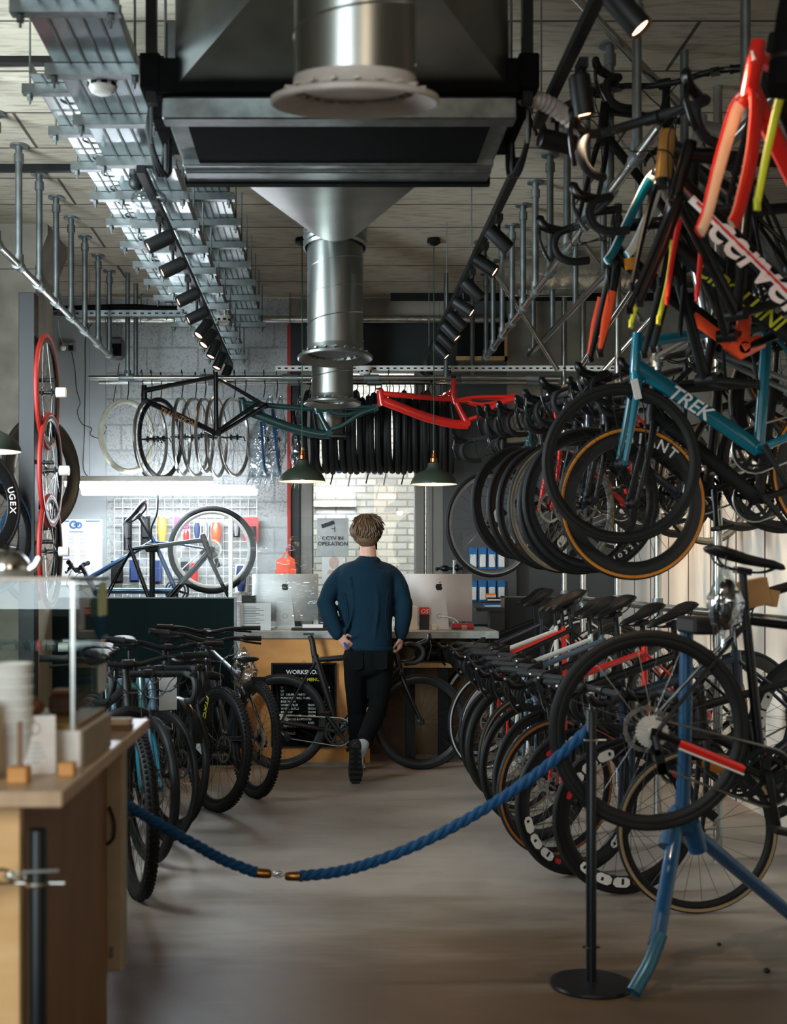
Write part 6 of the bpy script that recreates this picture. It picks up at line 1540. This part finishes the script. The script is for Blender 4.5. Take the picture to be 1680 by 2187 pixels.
body.ball(AL+V((0,.05,-.06)), .035, 10, 8, (.9,2,.8)); body.ball(AR+V((-.035,-.012,-.05)), .028, 10, 8, (.9,.9,1.5))
rb = remeshed(body, .0062, 4)
part(t, 'body', rb, 'skin', world=False)
# sweater: torso and sleeves in one skin
sw = MB()
cap(sw, [q(785, 1200, -.01), q(784, 1207, -.01), q(783, 1216, -.006), q(782, 1232, -.004), q(781, 1275, 0), q(781, 1325, .004), q(785, 1378, 0)], [(.072,.080), (.092,.135), (.108,.178), (.120,.194), (.122,.194), (.120,.180), (.122,.168)], 24)
for S_, E, W_, sd in ((SL, EL, WL, -1), (SR, ER, WR, 1)):
    cap(sw, [S_+V((-sd*.10,-.03,.012)), S_+V((-sd*.03,-.01,-.022)), S_+V((sd*.012,0,-.06)), S_.lerp(E,.55)+V((sd*.008,0,0)), E+V((sd*.002,0,0))], [.052,.064,.066,.064,.058])
    cap(sw, [E+V((sd*.004,0,0)), E.lerp(W_,.4)+V((sd*.006,-.008,0)), E.lerp(W_,.8), E.lerp(W_,.97)], [.062,.060,.051,.041])
    # folds at the elbow and cuff
    for k, f in enumerate((.12, .3, .55, .8)):
        p = E.lerp(W_, f); ax = (W_-E).normalized(); r = .061-.017*f
        u = ax.orthogonal().normalized(); w2 = ax.cross(u); q0 = k*1.3
        sw.sweep([p+(u*cos(a+q0)+w2*sin(a+q0))*r+ax*(.014*sin(2*a)) for a in [j*pi/6 for j in range(9)]], .0085, 6)
# back folds, collar and hem
for (a, b, c_) in [((745,1232), (752,1290), (742,1345)), ((800,1240), (806,1300), (798,1362)), ((728,1262), (738,1310), (735,1372)), ((828,1255), (822,1310), (828,1368)), ((770,1350), (752,1362), (735,1368))]:
    sw.sweep(smooth_path([q(*a, -.112), q(*b, -.112), q(*c_, -.113)], 5), [.008]*11, 7)
P_ = [V((PX*0+.0,0,0))+q(786, 1197, -.008)+V((.070*cos(a), .066*sin(a), .008*cos(2*a))) for a in [k*pi/10 for k in range(20)]]
sw.sweep(P_, .013, 8, closed=True)
rs = remeshed(sw, .0085, 9)
hz = q(785, 1393).z
part(t, 'sweater', rs, 'sweater_blue', world=False)
P_ = [q(785, 1383, 0)+V((.166*cos(a), .121*sin(a), -.012*cos(a)+.002)) for a in [k*pi/16 for k in range(32)]]
part(t, 'sweater_hem', MB().sweep(P_, [(.006,.017)]*32, 8, closed=True, ref=(0,0,1)), 'sweater_blue', world=False)
for W_, E in ((WL, EL), (WR, ER)):
    ax = (W_-E).normalized(); part(t, 'cuff', MB().sweep([W_-ax*.035, W_-ax*.02, W_+ax*.004], [.040,.040,.036], 16), 'sweater_blue', world=False)
# trousers
tr = MB()
cap(tr, [q(785, 1378), q(786, 1400), q(787, 1420, .0)], [(.112,.152), (.118,.160), (.110,.150)], 20)
for H_, K_, A_, sd in ((HIPL, KL, AL, -1), (HIPR, KR, AR, 1)):
    cap(tr, [H_+V((sd*.004,-.004,-.01)), H_.lerp(K_,.45)+V((sd*.006,0,0)), K_], [.094,.084,.066]); e = K_.lerp(A_, .90)
    cap(tr, [K_, K_.lerp(A_,.35)+V((0,-.018,0)), K_.lerp(A_,.7), e], [.066,.066,.058,.054])
    for k, f in enumerate((-.08, .06, .16, .72, .84, .93)):
        p = K_.lerp(A_, f) if f > 0 else K_.lerp(H_, -f); ax = (A_-K_).normalized(); u = V((1,0,0)); u = (u-ax*u.dot(ax)).normalized(); w2 = ax.cross(u); r = .064 if f < .5 else .054
        tr.sweep([p+(u*cos(a)+w2*sin(a))*r+ax*.016*sin(a+k*1.7) for a in [k*2.1+j*pi/6 for j in range(8)]], .0075, 6)
part(t, 'trousers', remeshed(tr, .0085, 4), 'trouser_black', world=False)
for sx in (-1, 1):
    c = q(786+sx*26, 1408, -.122); part(t, 'back_pocket', MB().prism([(-.042,-.06), (0,-.075), (.042,-.06), (.045,.05), (-.045,.05)], .003, 'Y', c+V((0,.004,0))), 'trouser_black', world=False)
part(t, 'phone', MB().box(q(737, 1379, -.126), (.016,.008,.05), Matrix.Rotation(-.5, 3, 'Y')), 'phone_blue', world=False)
part(t, 'sock', MB().sweep([K.lerp(A, .82) for K, A in ((KR, AR),)]+[AR+V((-.002,0,-.005)), AR+V((-.02,-.008,-.045)), AR+V((-.042,-.012,-.10))], [.040,.041,.043,.040], 14), 'sock_grey', world=False)
part(t, 'sock', MB().sweep([KL.lerp(AL, .85), AL, AL+V((0,.01,-.05)), AL+V((0,.03,-.085))], [.042,.042,.045,.046], 14), 'sock_grey', world=False)
# shoes: built along +y (toe) with the sole at z=0, then posed
def shoe(M, nm):
    up = MB(); S_ = [(-.12,.034,.055), (-.10,.040,.075), (-.05,.042,.075), (.0,.043,.062), (.06,.048,.045), (.11,.045,.034), (.145,.03,.024), (.155,.012,.014)]
    up.sweep([V((0, y, .018+h/2)) for y, w_, h in S_], [(h/2+.012, w_) for y, w_, h in S_], 16, ref=(1,0,0))
    up.sweep([(0,-.085,.07), (0,-.088,.105)], [.044,.040], 14)
    s1 = part(t, nm, MB().ext(up, M), 'shoe_black', world=False)
    so = []
    for k in range(28):
        a = 2*pi*k/28; y = .150*cos(a)+.012; wv = .050 if y > .02 else .041; so.append((wv*sin(a)*(1+.10*cos(a)), y))
    part(s1, 'sole', MB().ext(MB().prism(so[::-1], .026, 'Z', (0,0,.010)), M), 'sole', world=False)
    tread = MB()
    for k in range(7):
        y = -.10+.036*k; tread.bx(-.034 if k < 4 else -.04, .034 if k < 4 else .04, y-.006, y+.006, -.008, -.003)
    tread.bx(-.012, .012, -.09, .04, -.0075, -.003)
    part(s1, 'tread', MB().ext(tread, M), 'black_gloss', world=False); 
    part(s1, 'heel_stripe', MB().ext(MB().sweep([(.043,-.1,.03), (.046,.0,.03), (.048,.08,.028)], [(.006,.004)]*3, 6), M), 'white_plastic', world=False)
toe = q(756, 1668, -.29); toe.z = .012
part_R = Matrix.Translation(toe) @ Matrix.Rotation(radians(-78), 4, 'X') @ Matrix.Rotation(radians(0), 4, 'Z') @ Matrix.Translation((0,-.135,0))
shoe(part_R, 'right_shoe')
shoe(Matrix.Translation((AL.x+.006, AL.y+.075, .004)), 'left_shoe')
# hair, short and tousled, longer on top
hr = MB(); H0 = HC+V((0,-.008,.018))
hr.ball(H0+V((0,-.012,.014)), .108, 20, 14, (.92,.96,.98)); hr.ball(H0+V((.03,.03,.045)), .075, 16, 10, (1,1,.75)); hr.ball(H0+V((-.035,.02,.04)), .07, 16, 10, (.95,1,.8)); hr.ball(H0+V((0,-.052,-.05)), .066, 16, 10, (1.12,.75,1.0)); hr.ball(H0+V((.075,.05,.02)), .035, 12, 8)
part(t, 'hair', remeshed(hr, .007, 3), 'hair_brown', world=False)
rnd = random.Random(11); m = MB()
for k in range(760):
    a = rnd.uniform(-pi, pi); el = rnd.uniform(-.75, 1.45)
    if el < -.1 and sin(a) > .35: continue
    n = V((cos(el)*cos(a), cos(el)*sin(a), sin(el))); p = H0+V((n.x*.098, n.y*.102-.012, n.z*.103+.012))
    down = V((0,0,-1)); tg = (down-n*down.dot(n)); tg = tg.normalized() if tg.length > .1 else V((1,.3,0))
    if el > .5: tg = (tg+V((rnd.uniform(-.3,1.0), rnd.uniform(-.2,.6), -.25))).normalized()
    L = rnd.uniform(.035, .065)*(1.0 if el > 0 else .7); wob = V((rnd.uniform(-1,1), rnd.uniform(-1,1), rnd.uniform(-.6,.6)))*.007
    pts = [p-n*.004, p+tg*L*.5+n*.006+wob*.4, p+tg*L+n*(.001 if el < .3 else .006)+wob]
    m.sweep(smooth_path(pts, 3), [(.0022,.0065)]*2+[(.002,.0055)]*2+[(.0018,.004)]*2+[(.0005,.001)], 5)
part(t, 'hair_strands', m, 'hair_brown', world=False); t.children[-1]['kind'] = 'stuff'
m = MB().grid(lambda u, v: HC+V((.074*sin(u*2.3-.75), .035+.075*cos(u*2.3-.75), -.108+.085*v)), 18, 6); m.ext(MB().grid(lambda u, v: HC+V((.070*sin(u*2.3-.75), .035+.071*cos(u*2.3-.75), -.108+.085*v)), 18, 6))
part(t, 'face_mask', m, 'mask_black', world=False)
for s_ in (-1, 1): part(t, 'eye', MB().ball(HC+V((s_*.032,.094,.010)), .0095, 10, 8), 'white_plastic', world=False)
